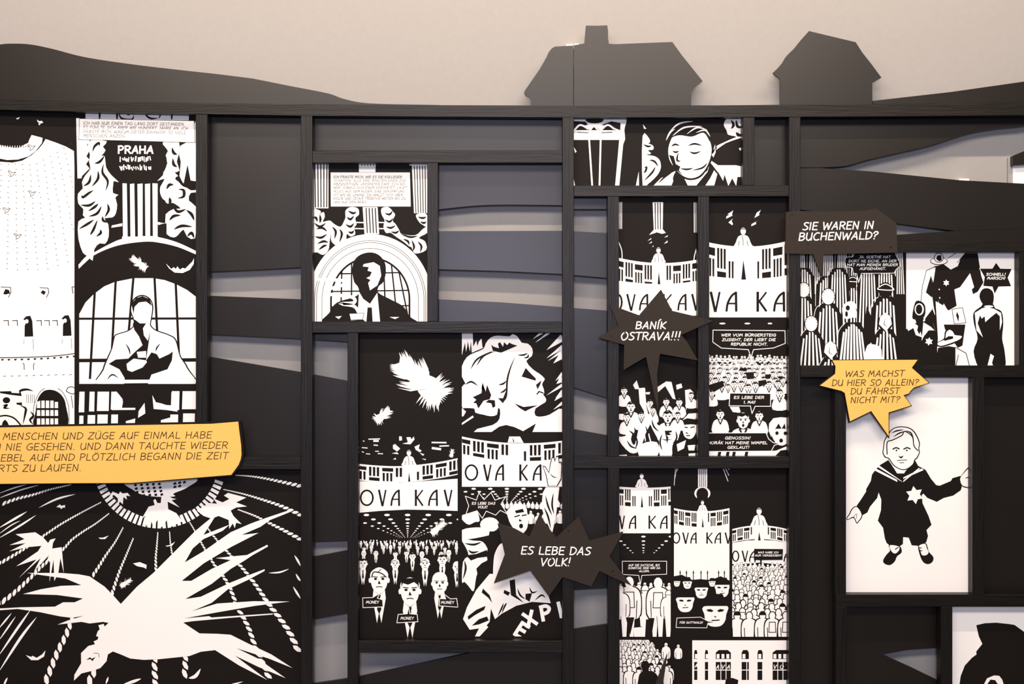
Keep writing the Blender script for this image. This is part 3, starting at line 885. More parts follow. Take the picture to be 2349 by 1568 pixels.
for s in ('415,265 440,245 452,255 480,250 478,270 460,268 455,280 440,268', '725,490 760,490 800,475 775,500 740,500', '980,680 1030,670 1080,690 1078,720 1060,710 1010,700',
          '1220,550 1250,545 1290,520 1270,548 1230,556', '190,1355 230,1368 240,1360 270,1375 310,1350 335,1320 325,1365 280,1392 230,1392'):
    a.poly(s)
feather(a, 965, 800, 888, 850, 48, nb=10)
# bird
a.poly('890,978 1010,850 1130,750 1300,580 1440,440 1500,390 1580,325 1585,335 1500,470 1690,395 1640,440 1500,500 1420,570 1362,672 1500,590 1700,450 1850,385 1960,345 2140,285 2150,296 1990,360 1920,410 1780,470 1905,455 1700,560 1500,680 1340,808 1410,808 1560,720 1700,655 1590,640 1740,625 1820,618 1970,542 1975,555 1860,620 1800,660 1700,720 1560,830 1365,942 1480,925 1700,820 1850,760 1950,722 1950,735 1830,800 1680,870 1560,970 1410,1033 1600,975 1870,958 2135,960 1880,992 1600,1040 1355,1085 1540,1068 1560,1078 2010,1048 2010,1056 1700,1080 1420,1105 1350,1115 1470,1195 1600,1198 1700,1205 1840,1275 2000,1350 2155,1450 1980,1380 1740,1303 1900,1380 2105,1525 1900,1440 1730,1358 1970,1538 1760,1430 1585,1318 1480,1330 1395,1362 1170,1385 1060,1390 960,1380 890,1350 832,1328 795,1350 785,1400 740,1450 690,1468 600,1490 545,1543 548,1500 598,1415 597,1340 650,1288 700,1275 690,1255 720,1240 725,1220 708,1215 720,1180 735,1165 725,1135 765,1125 770,1145 800,1118 760,1110 660,1122 600,1110 425,1130 500,1100 620,1065 530,1080 445,1070 290,1038 130,1015 -10,1025 -10,1012 150,1003 405,998 465,966 550,966 612,938 420,912 170,905 300,870 450,845 600,840 480,790 300,765 200,750 450,750 580,760 660,775 770,850 830,910')
a.poly('635,1390 665,1370 675,1382 705,1368 680,1400 668,1385', 'b'); a.line('690,1340 725,1345 730,1370', 4, 'n', True)
a.build(o)

# =================================================== panel 3 (station hall window)
o, a = panel(713, 369, 984, 741, 'upper middle panel with fluted pillars, a caption and a round-arched window')
S3 = .28064
a.frame(700, 340, S3)
a.rect(50, 100, 190, 490); 
for k in range(5): a.line([(78 + k * 25, 100), (84 + k * 23, 480)], 9, 'b')
a.poly('438,95 578,95 574,195 440,195')
for k in range(5): a.line([(462 + k * 24, 100), (464 + k * 24, 140)], 7, 'b')
a.poly('852,118 1005,118 1005,530 890,530 872,140 852,140')
for k in range(5): a.line([(892 + k * 22, 145), (905 + k * 20, 525)], 7, 'b')
a.poly('470,480 592,480 605,700 485,700')
for k in range(4): a.line([(498 + k * 25, 490), (508 + k * 25, 690)], 9, 'b')
for yy in (605, 655): a.line([(400, yy), (485, yy + 2)], 9); a.line([(595, yy), (660, yy + 2)], 9)
# plain statuary ornament
a.poly('58,520 100,500 130,520 110,545 150,520 160,560 145,600 200,590 240,620 290,640 320,590 330,560 330,510 370,480 430,490 440,540 410,570 420,620 400,650 410,700 370,720 340,700 330,760 270,800 215,760 210,700 200,760 190,830 150,870 100,850 60,820', 'w', True, 3)
scroll(a, '75,610 120,640 170,610|90,660 140,650 180,680|80,720 130,730 180,700|100,780 150,760 190,770|220,640 250,680 240,740|280,660 300,700 280,770|340,560 370,580 400,550|330,620 370,640 400,610|350,680 380,690 400,670|70,560 90,570 100,600|110,830 150,800 180,790|350,510 390,530 420,520|120,540 125,580 120,610', 'b', 20)
a.poly('625,490 680,480 720,520 735,545 715,590 740,620 770,670 790,700 900,710 960,660 1000,640 1000,690 930,730 980,760 990,830 900,860 870,810 850,800 800,760 740,720 700,690 660,690 640,640 650,590 625,540', 'w', True, 3)
a.poly('905,545 960,530 1000,550 1000,640 960,625 930,600', 'w', True, 3)
scroll(a, '650,530 690,540 715,510|650,580 690,600 720,570|660,640 700,650 740,630|700,680 740,690 770,670|800,740 840,760 850,790|870,750 890,800 880,840|920,760 950,800 940,850|920,560 960,570 990,560|940,600 970,610 990,600|780,700 860,725 920,715', 'b', 18)
E = (532, 1235)
def ring(k, c, w=None, base=1420):
    pts = [(E[0] - 505 * k, base)] + arc(E[0], E[1], 505 * k, 535 * k, 180, 0, 30) + [(E[0] + 505 * k, base)]
    if w: a.line(pts, w, c)
    else: a.poly(pts, c)
ring(1.0, 'w')
for k in (.9, .87, .78): ring(k, 'b', 4)
ring(.65, 'b'); ring(.62, 'w')
for x0, x1 in ((380, 378), (300, 290), (640, 660), (705, 755), (765, 850)):
    yy = E[1] - 535 * .635 * math.sqrt(1 - ((x0 - 532) / (505 * .635)) ** 2)
    a.line([(x0, yy), (x1, 1420)], 12, 'b')
for yy in (1020, 1165, 1290): hw = 505 * .635 * math.sqrt(max(0, 1 - ((E[1] - yy) / (535 * .635)) ** 2)) if yy < E[1] else 320; a.line([(E[0] - hw, yy + 5), (E[0] + hw, yy - 5)], 11, 'b')
a.poly('-100,300 60,300 60,1050 -100,1050', 'b')
# generic dark bust without a face
a.poly('180,1440 200,1340 260,1260 400,1215 440,1180 430,1130 400,1090 385,1000 400,920 450,870 530,850 600,870 650,930 660,1010 640,1090 600,1130 600,1180 690,1230 800,1290 850,1370 880,1440', 'b', True, 4)
a.poly('440,1170 475,1230 530,1270 590,1180 615,1440 520,1440 430,1360')
a.poly('510,1300 545,1300 552,1420 500,1420', 'b'); a.poly('530,1160 590,1120 622,1040 610,960 560,930 480,945 470,965 520,970 510,1000 545,1010 530,1045 500,1060 535,1075 515,1100', 'w')
a.poly('245,1375 300,1370 275,1395'); a.poly('690,1378 770,1378 735,1395')
a.line('440,1345 400,1290 300,1270 400,1260 380,1215 190,1190 170,1160 260,1130 320,1110 300,1080 60,1070', 26, 'w', True)
a.poly('362,1348 480,1345 470,1400 375,1405'); a.line('362,1350 480,1346 470,1400 330,1400', 4, 'b')
a.g = 'caption_box'
a.poly('208,197 856,197 863,475 210,475')
for i, (tx, xe) in enumerate((('ICH FRAGTE MICH, WIE ES DIE KOLLEGEN', 788), ('SCHAFFEN, ALLE DREI MINUTEN EINEN ZUG', 820), ('ABZUFERTIGEN. VERSPÄTEN DARF SICH KEI-', 826),
                              ('NER! SOBALD SICH EINER VERSPÄTET, LÄUFT', 832), ('ALLES AUS DEM RUDER. EINE VERSPÄTUNG', 812), ('IST WIE NE LAWINE, DIE WÄLZT SICH ÜBER', 797),
                              ('KOLÍN UND ČESKÁ TŘEBOVÁ WEITER BIS ZU', 818), ('UNS AUF DEN BERG.', 503))):
    a.text(tx, 232, 243 + i * 29.4, xe, 19, 3.2, 'c')
a.build(o)

# =================================================== panel 4 (large central panel)
o, a = panel(818, 759, 1294, 1469, 'large centre panel with feathers, a balcony sign and a crowd in ties')
S4 = .23600
a.frame(800, 750, S4)
a.clip(90, 40, 1060, 3500)
feather(a, 505, 355, 905, 690, 300, nb=44)
feather(a, 395, 805, 262, 915, 105, nb=22)
feather(a, 1008, 1190, 995, 1262, 46, nb=12)
for s, wd in (('195,1088 300,1085', 10), ('245,1105 285,1105', 18), ('245,1145 280,1148', 10), ('130,1170 180,1174', 9), ('260,1205 290,1206', 8), ('170,1230 205,1233', 8), ('285,1228 330,1230', 8),
              ('810,1120 945,1122', 14), ('885,1155 970,1152', 12), ('815,1175 890,1185', 22), ('130,1210 145,1215', 8), ('140,1105 150,1108', 8)):
    a.line(s, wd)
for s in ('490,1060 515,1062 518,1100 490,1102', '560,1070 600,1068 610,1090 632,1062 640,1090 600,1138 520,1132 575,1118', '430,1145 450,1135 500,1180 470,1208 430,1180', '418,1225 470,1215 485,1235',
          '640,1160 690,1138 680,1180 710,1200 690,1215 650,1190', '690,1220 735,1235 720,1250', '430,1285 455,1268 460,1285', '710,1278 750,1280 745,1292'):
    a.poly(s)
balustrade(a, 95, 1058, lambda x: 1325 + 26 * (1 - ((x - 480) / 400) ** 2) * (1 if x < 480 else 1) - (max(0, x - 480) / 580) ** 1 * 24, 160, 130, gap=(530, 640))
balcony_fig(a, 585, 1345, 155); legs(a, 588, 1345, 1500, 90)
a.poly('95,1495 500,1512 1058,1472 1058,1785 800,1776 560,1772 300,1785 95,1803')
a.frame(800, 1090, .30485)
deco(a, (('O', 90, 92), ('V', 228, 50), ('A', 320, 62), ('K', 505, 50), ('A', 603, 64), ('V', 722, 52)), 224, 112, 13)
a.clip(70, 280, 822, 1225)
lamps(a, 443, 492, 12, (-3, -2, -1, 0, 1, 2, 3), 155, -195, 22)
feather(a, 722, 352, 622, 440, 62, nb=18)
for row, (y, wn, n_, ft) in enumerate(((488, 8, 30, False), (496, 11, 24, False), (505, 17, 16, False), (528, 24, 11, True), (565, 33, 7, True))):
    for k in range(n_):
        x = 75 + (k + .5 + R.uniform(-.3, .3)) * 750 / n_
        suitman(a, x, y + R.uniform(-5, 9), wn, R.choice('nhb') if ft else 'n', ft and wn > 20)
for x, y, w_, hr in ((107, 622, 62, 'b'), (350, 625, 60, 'h'), (480, 580, 44, 'b'), (574, 620, 66, 'h'), (704, 592, 64, 'b'), (815, 650, 60, 'n')):
    suitman(a, x, y, w_, hr, True, 1.9)
for x, y, w_, hr in ((229, 690, 138, 'h'), (684, 735, 112, 'n'), (461, 765, 150, 'b')):
    suitman(a, x, y, w_, hr, True, 1.75)
a.g = 'speech_box'
for s, x0, x1, y0 in (('105,920 180,918 235,885 215,922 255,935 258,988 107,994', 130, 225, 962), ('685,925 730,928 715,890 765,928 812,925 822,990 680,980', 695, 790, 964), ('372,1045 440,1040 450,985 460,1040 515,1045 520,1100 362,1108', 390, 487, 1083)):
    bubble(a, s, 5)
    a.text('MONEY', x0, y0, x1, 19, 3.8)
a.g = 'illustration'
# right-hand pictures
a.frame(800, 750, S4)
a.clip(1100, 50, 2080, 1018)
a.poly('1100,50 1205,50 1210,190 1240,130 1250,185 1265,140 1290,110 1300,195 1310,200 1180,255 1160,150 1140,240 1130,150 1100,270')
for x in (1145, 1175): a.poly([(x, 255), (x + 12, 130), (x + 22, 260)], 'b')
for s, wd in (('1790,115 1880,50', 14), ('1815,148 1950,50', 12), ('1925,220 2080,100', 30), ('1925,300 2080,190', 18), ('1940,325 2080,230', 14), ('1990,350 2080,270', 30), ('2010,520 2080,450', 16), ('2020,550 2080,500', 30),
              ('1925,660 2080,560', 14), ('1990,800 2080,735', 14), ('2000,715 2080,640', 26), ('2010,690 2080,620', 16)):
    a.line(s, wd * 2.3, 'w', taper='start')
a.poly('1100,930 1205,858 1215,875 1100,950'); a.poly('1100,785 1140,820 1115,865 1100,868')
# generic profile in drapery and curls
a.poly('1215,1018 1400,950 1465,890 1470,800 1450,790 1440,850 1380,865 1310,850 1230,830 1220,790 1130,785 1100,770 1100,580 1135,550 1100,480 1100,380 1150,290 1220,250 1310,210 1330,160 1380,100 1450,82 1560,90 1590,68 1640,90 1680,150 1740,160 1785,210 1780,280 1725,330 1790,410 1850,450 1905,500 1890,530 1880,560 1895,600 1900,640 1890,655 1915,690 1910,730 1815,790 1815,860 1880,868 1950,850 2000,820 2080,795 2080,1018', 'w', True, 2)
a.poly('1385,170 1400,230 1480,248 1640,180 1590,165 1560,150 1540,175 1510,145 1500,190 1470,145 1450,160 1460,205 1410,190', 'b')
scroll(a, '1185,410 1250,310 1400,230|1240,380 1310,280 1420,235|1620,280 1570,400 1540,520 1530,680 1480,740|1130,560 1190,530 1255,570|1640,270 1700,270 1740,250|1700,300 1740,290 1745,260|1455,560 1500,550 1535,520|1470,640 1510,620 1535,590', 'b', 18)
a.poly('1300,535 1290,600 1330,625 1345,560 1360,600 1385,660 1370,700 1310,715 1260,790 1240,740 1210,735 1240,705 1205,680 1260,655 1290,640', 'b')
a.poly('1450,690 1500,690 1535,600 1530,680 1500,740', 'b'); a.poly('1330,730 1360,705 1420,710 1425,770 1400,785 1385,740', 'b')
a.poly('1680,480 1720,395 1760,440 1820,500 1815,520', 'b'); a.poly('1820,560 1875,515 1860,560 1835,605', 'b'); a.line('1830,650 1850,625 1890,640', 12, 'b')
a.poly('1610,740 1700,775 1840,758 1770,790 1715,818 1660,785', 'b'); a.line('1620,370 1655,475', 24, 'b', taper='both')
a.poly('1385,1020 1465,965 1530,950 1610,970 1695,1010 1820,935 1785,1020', 'b')
a.clip(1100, 1055, 2080, 1550)
balustrade(a, 1100, 2075, lambda x: 1062 + 66 * (1 - ((x - 1700) / 600) ** 2), 185, 138, gap=(1560, 1670))
a.poly('1545,1120 1560,1062 1665,1062 1700,1125'); a.poly('1590,1065 1610,1110 1600,1120', 'b')
a.poly('1100,1230 1450,1296 1750,1310 2080,1290 2080,1550 1100,1550')
deco(a, (('O', 1135, 115), ('V', 1315, 65), ('A', 1430, 75), ('K', 1668, 65), ('A', 1795, 75)), 1485, 145, 17)
a.poly('1882,1345 1910,1350 1945,1405 1955,1330 1972,1265 1995,1262 2008,1285 2015,1250 2040,1250 2048,1310 2068,1305 2075,1340 2068,1480 2030,1545 1935,1545 1915,1440', 'b')
a.poly('1890,1353 1905,1358 1948,1420 1962,1335 1978,1273 1992,1272 2003,1310 2020,1260 2034,1262 2042,1322 2060,1318 2066,1345 2060,1470 2022,1540 1942,1540 1922,1436', 'w')
a.line('1962,1370 2035,1380', 8, 'b', taper='both'); a.line('1955,1420 1990,1455 2025,1460', 9, 'b', True, 'both')
a.frame(800, 1090, .30485)
a.clip(852, 88, 1610, 1210)
lamps(a, 1190, 230, 9, (-3, -2, -1, 0, 1, 2, 3), 125, -130, 18)
for k in range(15): backfig(a, 1160 + k * 32, 235 + R.uniform(0, 20), 42, 0)
for k in range(5): backfig(a, 1370 + k * 55, 350 + R.uniform(0, 30), 80, 2)
# raised arm
a.poly('1480,20 1510,-60 1545,-110 1570,-90 1590,-20 1600,60 1580,78 1500,70', 'w', True, 3)
a.poly('1490,75 1585,88 1560,300 1530,440 1480,330 1450,240 1460,130', 'w')
scroll(a, '1480,150 1500,230 1530,300|1540,130 1530,220 1545,290|1470,240 1500,310 1520,400|1500,10 1520,-30|1545,0 1560,-40', 'b', 14)
# crowd of generic heads
a.poly('852,300 900,285 960,262 985,340 950,350 900,370 852,330', 'w', True, 3)
a.ell(1060, 370, 72, 56); a.poly('852,410 960,390 1040,400 1100,430 1010,460 852,480', 'w', True, 3)
a.poly('852,480 940,490 1010,500 1050,570 1040,640 990,700 960,760 940,870 900,830 870,800 852,800 860,650 900,600 880,540', 'w', True, 3)
a.poly('880,600 960,590 1040,560 1050,610 970,620 920,640', 'b'); a.poly('960,700 1000,660 1040,640 1010,720 980,800', 'b')
a.poly('1050,470 1060,420 1110,420 1170,370 1175,560 1110,600 1070,680 1090,740 1040,620', 'b')
scroll(a, '870,510 940,520 1000,500|870,640 880,700 860,780|900,560 930,580 980,570|1100,590 1090,640 1110,700|1135,600 1125,650', 'b', 16)
a.poly('1095,800 1090,640 1110,560 1150,510 1185,560 1190,800', 'w', True, 3)
a.poly('1190,270 1230,230 1290,210 1335,240 1345,290 1360,310 1350,350 1340,400 1300,440 1250,410 1215,360 1200,320', 'w', True, 3)
a.poly('1250,265 1310,250 1320,275 1260,285', 'b'); a.line('1250,310 1285,300', 9, 'b'); a.line('1305,302 1335,296', 9, 'b'); a.ell(1297, 380, 15, 18, 'b'); a.poly('1285,325 1305,345 1280,345', 'b')
a.poly('860,1080 890,990 960,860 1010,800 1060,740 1130,740 1230,720 1400,690 1480,830 1520,960 1380,950 1260,980 1150,1040 1100,1080 1070,1000 1060,1100 1010,1160 985,1210 950,1210 980,1150 910,1160', 'w')
a.poly('895,1060 960,1010 1030,980 1020,1010 950,1050 900,1085', 'b'); a.poly('925,1130 980,1080 1040,1060 1055,1090 980,1120', 'b'); a.poly('1010,850 1060,900 1080,960 1050,920 1000,880', 'b')
a.poly('1210,790 1250,780 1260,900 1320,960 1220,900', 'b'); a.poly('1170,860 1215,880 1200,905 1165,885', 'b'); a.line('1280,820 1340,800', 22, 'b', taper='both'); a.poly('1330,890 1380,885 1360,950 1330,930', 'b')
scroll(a, '1120,1060 1150,1000 1165,960|1150,1040 1175,980 1190,960|1360,840 1380,880 1420,870|1400,940 1450,900 1480,920|1270,850 1290,900 1330,930', 'b', 13)
a.poly('852,1240 1060,1230 1110,1080 1200,1030 1300,980 1400,960 1500,960 1620,990 1620,1240', 'b')
a.poly('985,1210 950,1210 975,1160 1030,1120 1050,1140')
for ch, x, y, rot in (('E', 1245, 1160, -32), ('X', 1345, 1110, -33), ('P', 1455, 1060, -22), ('V', 1570, 1030, -8)):
    wd_, st = glyph(ch)
    for q in st:
        pp = [tuple(map(float, u.split(','))) for u in q.lstrip('!').split()]
        if q[0] != '!': pp = cr_smooth(pp, False, 4)
        r_ = math.radians(rot + 64 if ch == 'E' else rot + 12)
        kx = 17
        a.g = 'letter#%d' % x
        a.line([(x + gx * kx * math.cos(r_) + gy * kx * math.sin(r_), y + gx * kx * math.sin(r_) - gy * kx * math.cos(r_) + 30) for gx, gy in pp], 27)
a.g = 'speech_box'
bubble(a, '877,155 960,185 980,130 1018,182 1070,128 1100,185 1180,160 1145,215 1195,290 1140,262 1105,298 1035,268 1005,322 965,265 882,292 903,228', 5)
a.text('ES LEBE DAS', 926, 218, 1100, 17, 3.6); a.text('VOLK!', 972, 246, 1042, 17, 3.6)
a.build(o)

# =================================================== panel 5 (top, small wide)
o, a = panel(1313, 266, 1708, 428, 'small wide panel under the top rail with iron arches and a bust')
a.frame(1200, 200, .298)
a.clip(380, 235, 795, 760)
a.poly('380,240 800,240 795,270 785,300 780,330 785,400 770,440 740,760 708,760 740,405 380,405')
a.ell(450, 345, 62, 52, 'b'); a.ell(655, 345, 58, 48, 'b'); a.ell(550, 250, 70, 28, 'b'); a.ell(550, 350, 40, 46, 'b')
a.poly('380,330 740,330 740,400 380,400'); a.poly('380,290 390,260 480,265 500,290 420,300 380,335', 'b'); a.poly('600,290 680,262 750,275 748,330 720,320 680,300', 'b')
a.line('395,330 440,290 500,320', 14, 'w', True); a.line('600,330 650,290 700,320', 14, 'w', True); a.line('500,360 545,300 595,360', 14, 'w', True)
a.line('420,347 500,350', 5, 'b'); a.line('605,350 685,347', 5, 'b')
a.line('508,400 532,760', 13); a.line('597,400 588,760', 13); a.poly('380,650 400,758 388,758'); a.poly('390,460 412,495 400,505'); 
a.clip(780, 235, 1695, 760)
a.poly('890,650 892,756 868,756'); a.poly('922,285 950,320 930,320')
a.poly('920,375 970,395 975,425 960,430 1000,450 1000,480 960,485 985,510 945,520 1010,530 1050,560 1060,620 1030,680 960,745 920,755', 'w', True, 3)
scroll(a, '925,440 960,455 990,450|930,500 960,490|970,560 1010,570 1040,610|930,620 950,615 940,650 925,650|930,720 990,660 1020,610|950,740 1010,680', 'b', 16)
a.poly('1545,290 1560,250 1600,235 1700,235 1700,360 1640,345 1650,380 1700,380 1560,430 1480,490 1475,460 1600,400 1640,380 1580,365 1565,330', 'w', True, 3)
scroll(a, '1600,250 1620,290 1600,320|1640,250 1650,300 1690,310|1480,490 1560,450 1690,420|1560,300 1570,320', 'b', 22); a.poly('1660,470 1700,455 1700,530')
# generic faceless bust with plain hair
a.poly('1000,760 1060,700 1180,640 1250,690 1340,705 1420,640 1440,560 1500,600 1640,600 1700,615 1700,760', 'w')
a.poly('1112,430 1108,540 1150,620 1215,690 1290,715 1370,690 1430,610 1465,530 1490,470 1480,430 1455,430 1420,330 1300,285 1180,315', 'b', True, 4)
a.poly('1125,440 1122,540 1160,612 1222,676 1290,700 1362,676 1420,600 1450,500 1440,420 1400,340 1300,300 1190,325', 'w', True, 4)
a.poly('1452,520 1478,440 1482,500 1465,540', 'w'); a.line('1466,460 1460,510', 5, 'b')
a.poly('1110,470 1130,400 1200,370 1300,380 1390,350 1440,420 1455,360 1400,280 1290,250 1170,280 1105,370', 'b', True, 4)
scroll(a, '1120,350 1200,280 1310,262|1150,375 1240,310 1380,300|1260,360 1340,310 1420,330|1100,410 1130,350 1170,320|1330,350 1400,330 1440,380', 'w', 13)
scroll(a, '1140,455 1170,440 1205,450|1270,450 1320,435 1380,450|1150,490 1175,500 1200,490|1280,495 1320,508 1370,492|1195,500 1185,560 1215,570|1210,625 1260,632 1310,622|1235,650 1290,650', 'b', 15)
a.poly('1122,520 1160,530 1175,590 1210,610 1200,640 1230,680 1160,620', 'b')
a.poly('1180,645 1240,700 1270,760 1140,760 1165,700', 'b'); a.poly('1440,570 1470,640 1440,700 1400,760 1330,760 1420,650', 'b')
a.poly('1500,650 1540,720 1550,670 1580,760 1610,700 1640,760 1650,690 1700,690 1700,760 1470,760', 'b')
scroll(a, '1040,740 1090,690 1140,660|1090,740 1130,690|1440,580 1480,640 1520,690|1180,640 1160,700 1170,750|1300,640 1380,620 1420,580|1460,440 1460,500 1480,460', 'b', 14)
a.build(o)

# =================================================== panel 6
o, a = panel(1417, 446, 1604, 1050, 'tall narrow panel with a column, balcony letters and a shouting crowd')
s6 = .2384
a.frame(1290, 430, s6)
for x in (547, 560, 572): a.line([(x, 140), (x - 1, 395)], 6)
for x in (1268, 1285, 1298): a.line([(x, 145), (x + 2, 430)], 8)
a.poly('868,140 970,140 965,400 995,435 960,445 910,430 835,455 880,405')
for x in (893, 918, 942): a.line([(x, 150), (x + 3, 400)], 9, 'b')
for s in ('820,512 855,485 855,497', '832,540 862,515 860,530', '862,572 880,555 875,568', '980,480 1015,458 1012,472', '978,540 1012,508 1012,528'): a.poly(s)
a.line('540,520 570,600 575,680', 9, 'w', True); a.line('1300,560 1275,640 1265,700', 9, 'w', True)
fy = lambda x: 674 + 52 * (1 - ((x - 960) / 420) ** 2)
balustrade(a, 535, 1300, fy, 250, 92, gap=(865, 975))
a.poly([(530, 895), (750, 920), (960, 930), (1150, 918), (1310, 895), (1310, 1250), (530, 1250)])
balcony_fig(a, 925, 722, 148); legs(a, 930, 722, 930, 110)
deco(a, (('O', 500, 72), ('V', 625, 72), ('A', 745, 78), ('K', 975, 72), ('A', 1115, 76), ('V', 1250, 72)), 1175, 145, 17)
a.rect(530, 1232, 1310, 2800, 'b')
a.frame(1290, 780, s6)
a.poly('680,430 715,385 742,470 700,470'); a.poly('915,450 1000,395 1050,400 1090,570 1060,560 990,440 920,500'); a.poly('1095,430 1145,415 1155,455 1100,475'); a.poly('800,500 845,497 840,520 805,520'); a.poly('1180,480 1230,470 1260,500 1240,660 1210,560 1190,680')
for x, y, w_ in ((595, 450, 60), (845, 570, 55), (1000, 555, 60), (1125, 560, 60), (660, 590, 80), (1240, 500, 50)):
    shout(a, x, y, w_)
a.line('765,480 775,600 830,700 900,850 960,960', 62, 'w'); a.line('800,600 830,700 880,790', 12, 'b', taper='both')
for k in range(4): a.line([(752 + k * 14, 520), (745 + k * 16, 480 - 10 * (k % 2))], 10)
a.poly('545,710 620,720 670,790 690,850 660,950 700,1000 760,760 860,760 800,900 740,1060 650,1080 545,960 580,890 620,850 560,800 545,760', 'w', True, 3)
a.poly('545,760 640,780 665,840 600,850 610,920 560,930 545,900', 'b')
a.poly('740,1115 760,1000 910,980 915,1110', 'w', True, 3); a.line('830,900 850,980', 12); a.line('790,900 800,970', 10)
shout(a, 1015, 675, 95)
a.poly('900,810 970,830 1120,820 1130,900 1060,1010 1050,1115 940,1115 930,960 880,860', 'w', True, 3)
a.poly('985,870 1055,868 1050,885 1025,890 1050,910 1000,915 1020,930 1010,1000', 'b'); a.line('950,950 1000,960 1060,950', 12, 'b', taper='both'); a.line('985,1080 1040,1030', 14, 'b', taper='both')
a.poly('1150,770 1200,700 1300,700 1300,1115 1200,1115 1150,1060 1160,900', 'b'); a.poly('1155,770 1215,705 1300,700 1280,760 1200,750', 'w')
a.poly('1155,820 1280,812 1290,860 1270,920 1230,950 1180,930 1160,880', 'w', True, 3)
for s in ('1170,835 1205,840', '1235,840 1270,832', '1190,890 1205,895', '1195,918 1225,916'): a.line(s, 10, 'b')
a.poly('1205,1010 1280,1005 1270,1060 1215,1060'); a.poly('1100,1000 1190,960 1170,1040 1110,1070'); a.poly('545,1105 620,1100 625,1120 545,1120'); a.poly('1215,1090 1280,1085 1280,1115 1215,1115')
for x, y, w_ in ((620, 700, 66), (760, 690, 56), (1110, 690, 58), (870, 640, 50)): shout(a, x, y, w_)
scroll(a, '700,900 720,980 700,1050|620,960 660,1020 720,1040|800,820 820,900 800,980|960,900 940,980 960,1060|1090,870 1100,940 1060,1000|640,870 680,900 690,960|860,760 880,830 930,880', 'b', 16)
for k in range(0): a.line([(560 + R.uniform(0, 700), 560 + R.uniform(0, 520)), (575 + R.uniform(0, 700), 570 + R.uniform(0, 520))], 1, 'b') if False else None
a.build(o)

# =================================================== panel 7
o, a = panel(1624, 446, 1813, 1050, 'tall narrow panel with flash marks, balcony letters and three dark text boxes')
a.frame(1290, 430, s6)
for s in ('1645,218 1630,265 1640,268 1575,300 1580,275 1605,262 1590,255', '1640,300 1628,320 1642,350 1635,362 1598,335 1615,320', '1910,215 1890,260 1900,262 1848,292 1860,265 1870,240', '1885,315 1860,330 1865,350 1818,372 1820,352'): a.poly(s)
fy = lambda x: 522 + 46 * (1 - ((x - 1760) / 370) ** 2)
balustrade(a, 1405, 2180, fy, 350, 108, gap=(1650, 1850))
a.poly([(1405, 850), (1760, 885), (2180, 850), (2180, 1255), (1405, 1255)])
balcony_fig(a, 1740, 568, 185); legs(a, 1745, 560, 885, 190)
deco(a, (('V', 1430, 82), ('A', 1580, 98), ('K', 1880, 80), ('A', 2038, 100)), 1185, 175, 21)
a.rect(1400, 1248, 2185, 2800, 'b')
for x, r_ in ((1540, 30), (1780, 28), (1998, 22)): a.ell(x, 1307, r_, 8)
a.frame(1290, 780, s6)
for row in range(7):
    y = 140 + row * 42; wn = 22 + row * 6
    n_ = int(780 / (wn * 1.75))
    for k in range(n_):
        x = 1410 + (k + .5 * (row % 2) + R.uniform(-.2, .2)) * 780 / n_
        shout(a, x, y + R.uniform(-10, 10), wn)
for s in ('1760,310 1840,305 1845,370 1780,375', '1690,290 1720,265 1780,270 1770,300', '1885,390 1960,380 1970,420 1890,450', '1410,430 1540,390 1560,440 1420,520', '1950,330 2010,325 2000,370 1955,370', '1870,220 1920,215 1900,245', '2060,350 2120,345 2110,380'): a.poly(s, 'b')
for x, y, w_ in ((1595, 420, 46), (1790, 420, 60), (2090, 470, 66), (1440, 480, 50), (1520, 665, 75), (1895, 680, 75)): shout(a, x, y, w_)
a.poly('1610,640 1700,640 1720,700 1640,690'); shout(a, 1740, 690, 125)
a.poly('1980,880 1980,800 2020,750 2090,735 2200,735 2200,1120 2060,1120 2000,1000', 'b'); a.poly('1985,870 1990,800 2030,750 2100,740 2180,745 2180,850 2150,855 2140,800 2110,850 2080,800 2050,850 2020,880 2010,930', 'w')
a.poly('2020,860 2180,860 2180,960 2130,1010 2070,1000 2020,930', 'w', True, 3); a.ell(2065, 893, 16, 18, 'b'); a.ell(2145, 895, 16, 18, 'b'); a.ell(2105, 965, 18, 20, 'b')
a.rect(1405, 1065, 2180, 1125, 'w')
for x in (1500, 1580, 1640, 1760): a.poly([(x, 1072), (x + 30, 1072), (x + 20, 1125), (x - 10, 1125)], 'b')
a.poly('1800,1125 1890,1075 2060,1060 2180,1010 2180,1125', 'w'); a.poly('2040,1120 2100,1060 2180,1050 2180,1120', 'b')
a.g = 'speech_box'
bubble(a, '1448,18 1450,-98 2142,-92 2145,30 2030,75 1840,90 1815,165 1790,90 1530,75', 7)
a.text('WER VOM BÜRGERSTEIG', 1530, 1430 - 1468, 2050, 24, 5.2) if False else None
bubble(a, '1612,508 2005,512 2003,635 1855,635 1825,705 1810,632 1605,630', 7)
bubble(a, '1400,892 1960,890 1985,950 2030,985 2100,990 2040,1010 2010,1066 1400,1070', 7)
a.text('ES LEBE DER', 1650, 562, 1938, 24, 5.2); a.text('1. MAI!', 1745, 608, 1855, 24, 5.2)
a.text('GENOSSIN!', 1565, 952, 1808, 24, 5.2); a.text('HORÁK HAT MEINE WIMPEL', 1402, 998, 1970, 24, 5.2); a.text('GEKLAUT!', 1588, 1042, 1796, 24, 5.2)
a.frame(1290, 430, s6)
a.text('WER VOM BÜRGERSTEIG', 1530, 1430, 2052, 24, 5.2); a.text('ZUSIEHT, DER LIEBT DIE', 1537, 1475, 2048, 24, 5.2); a.text('REPUBLIK NICHT.', 1622, 1518, 1972, 24, 5.2)
a.build(o)

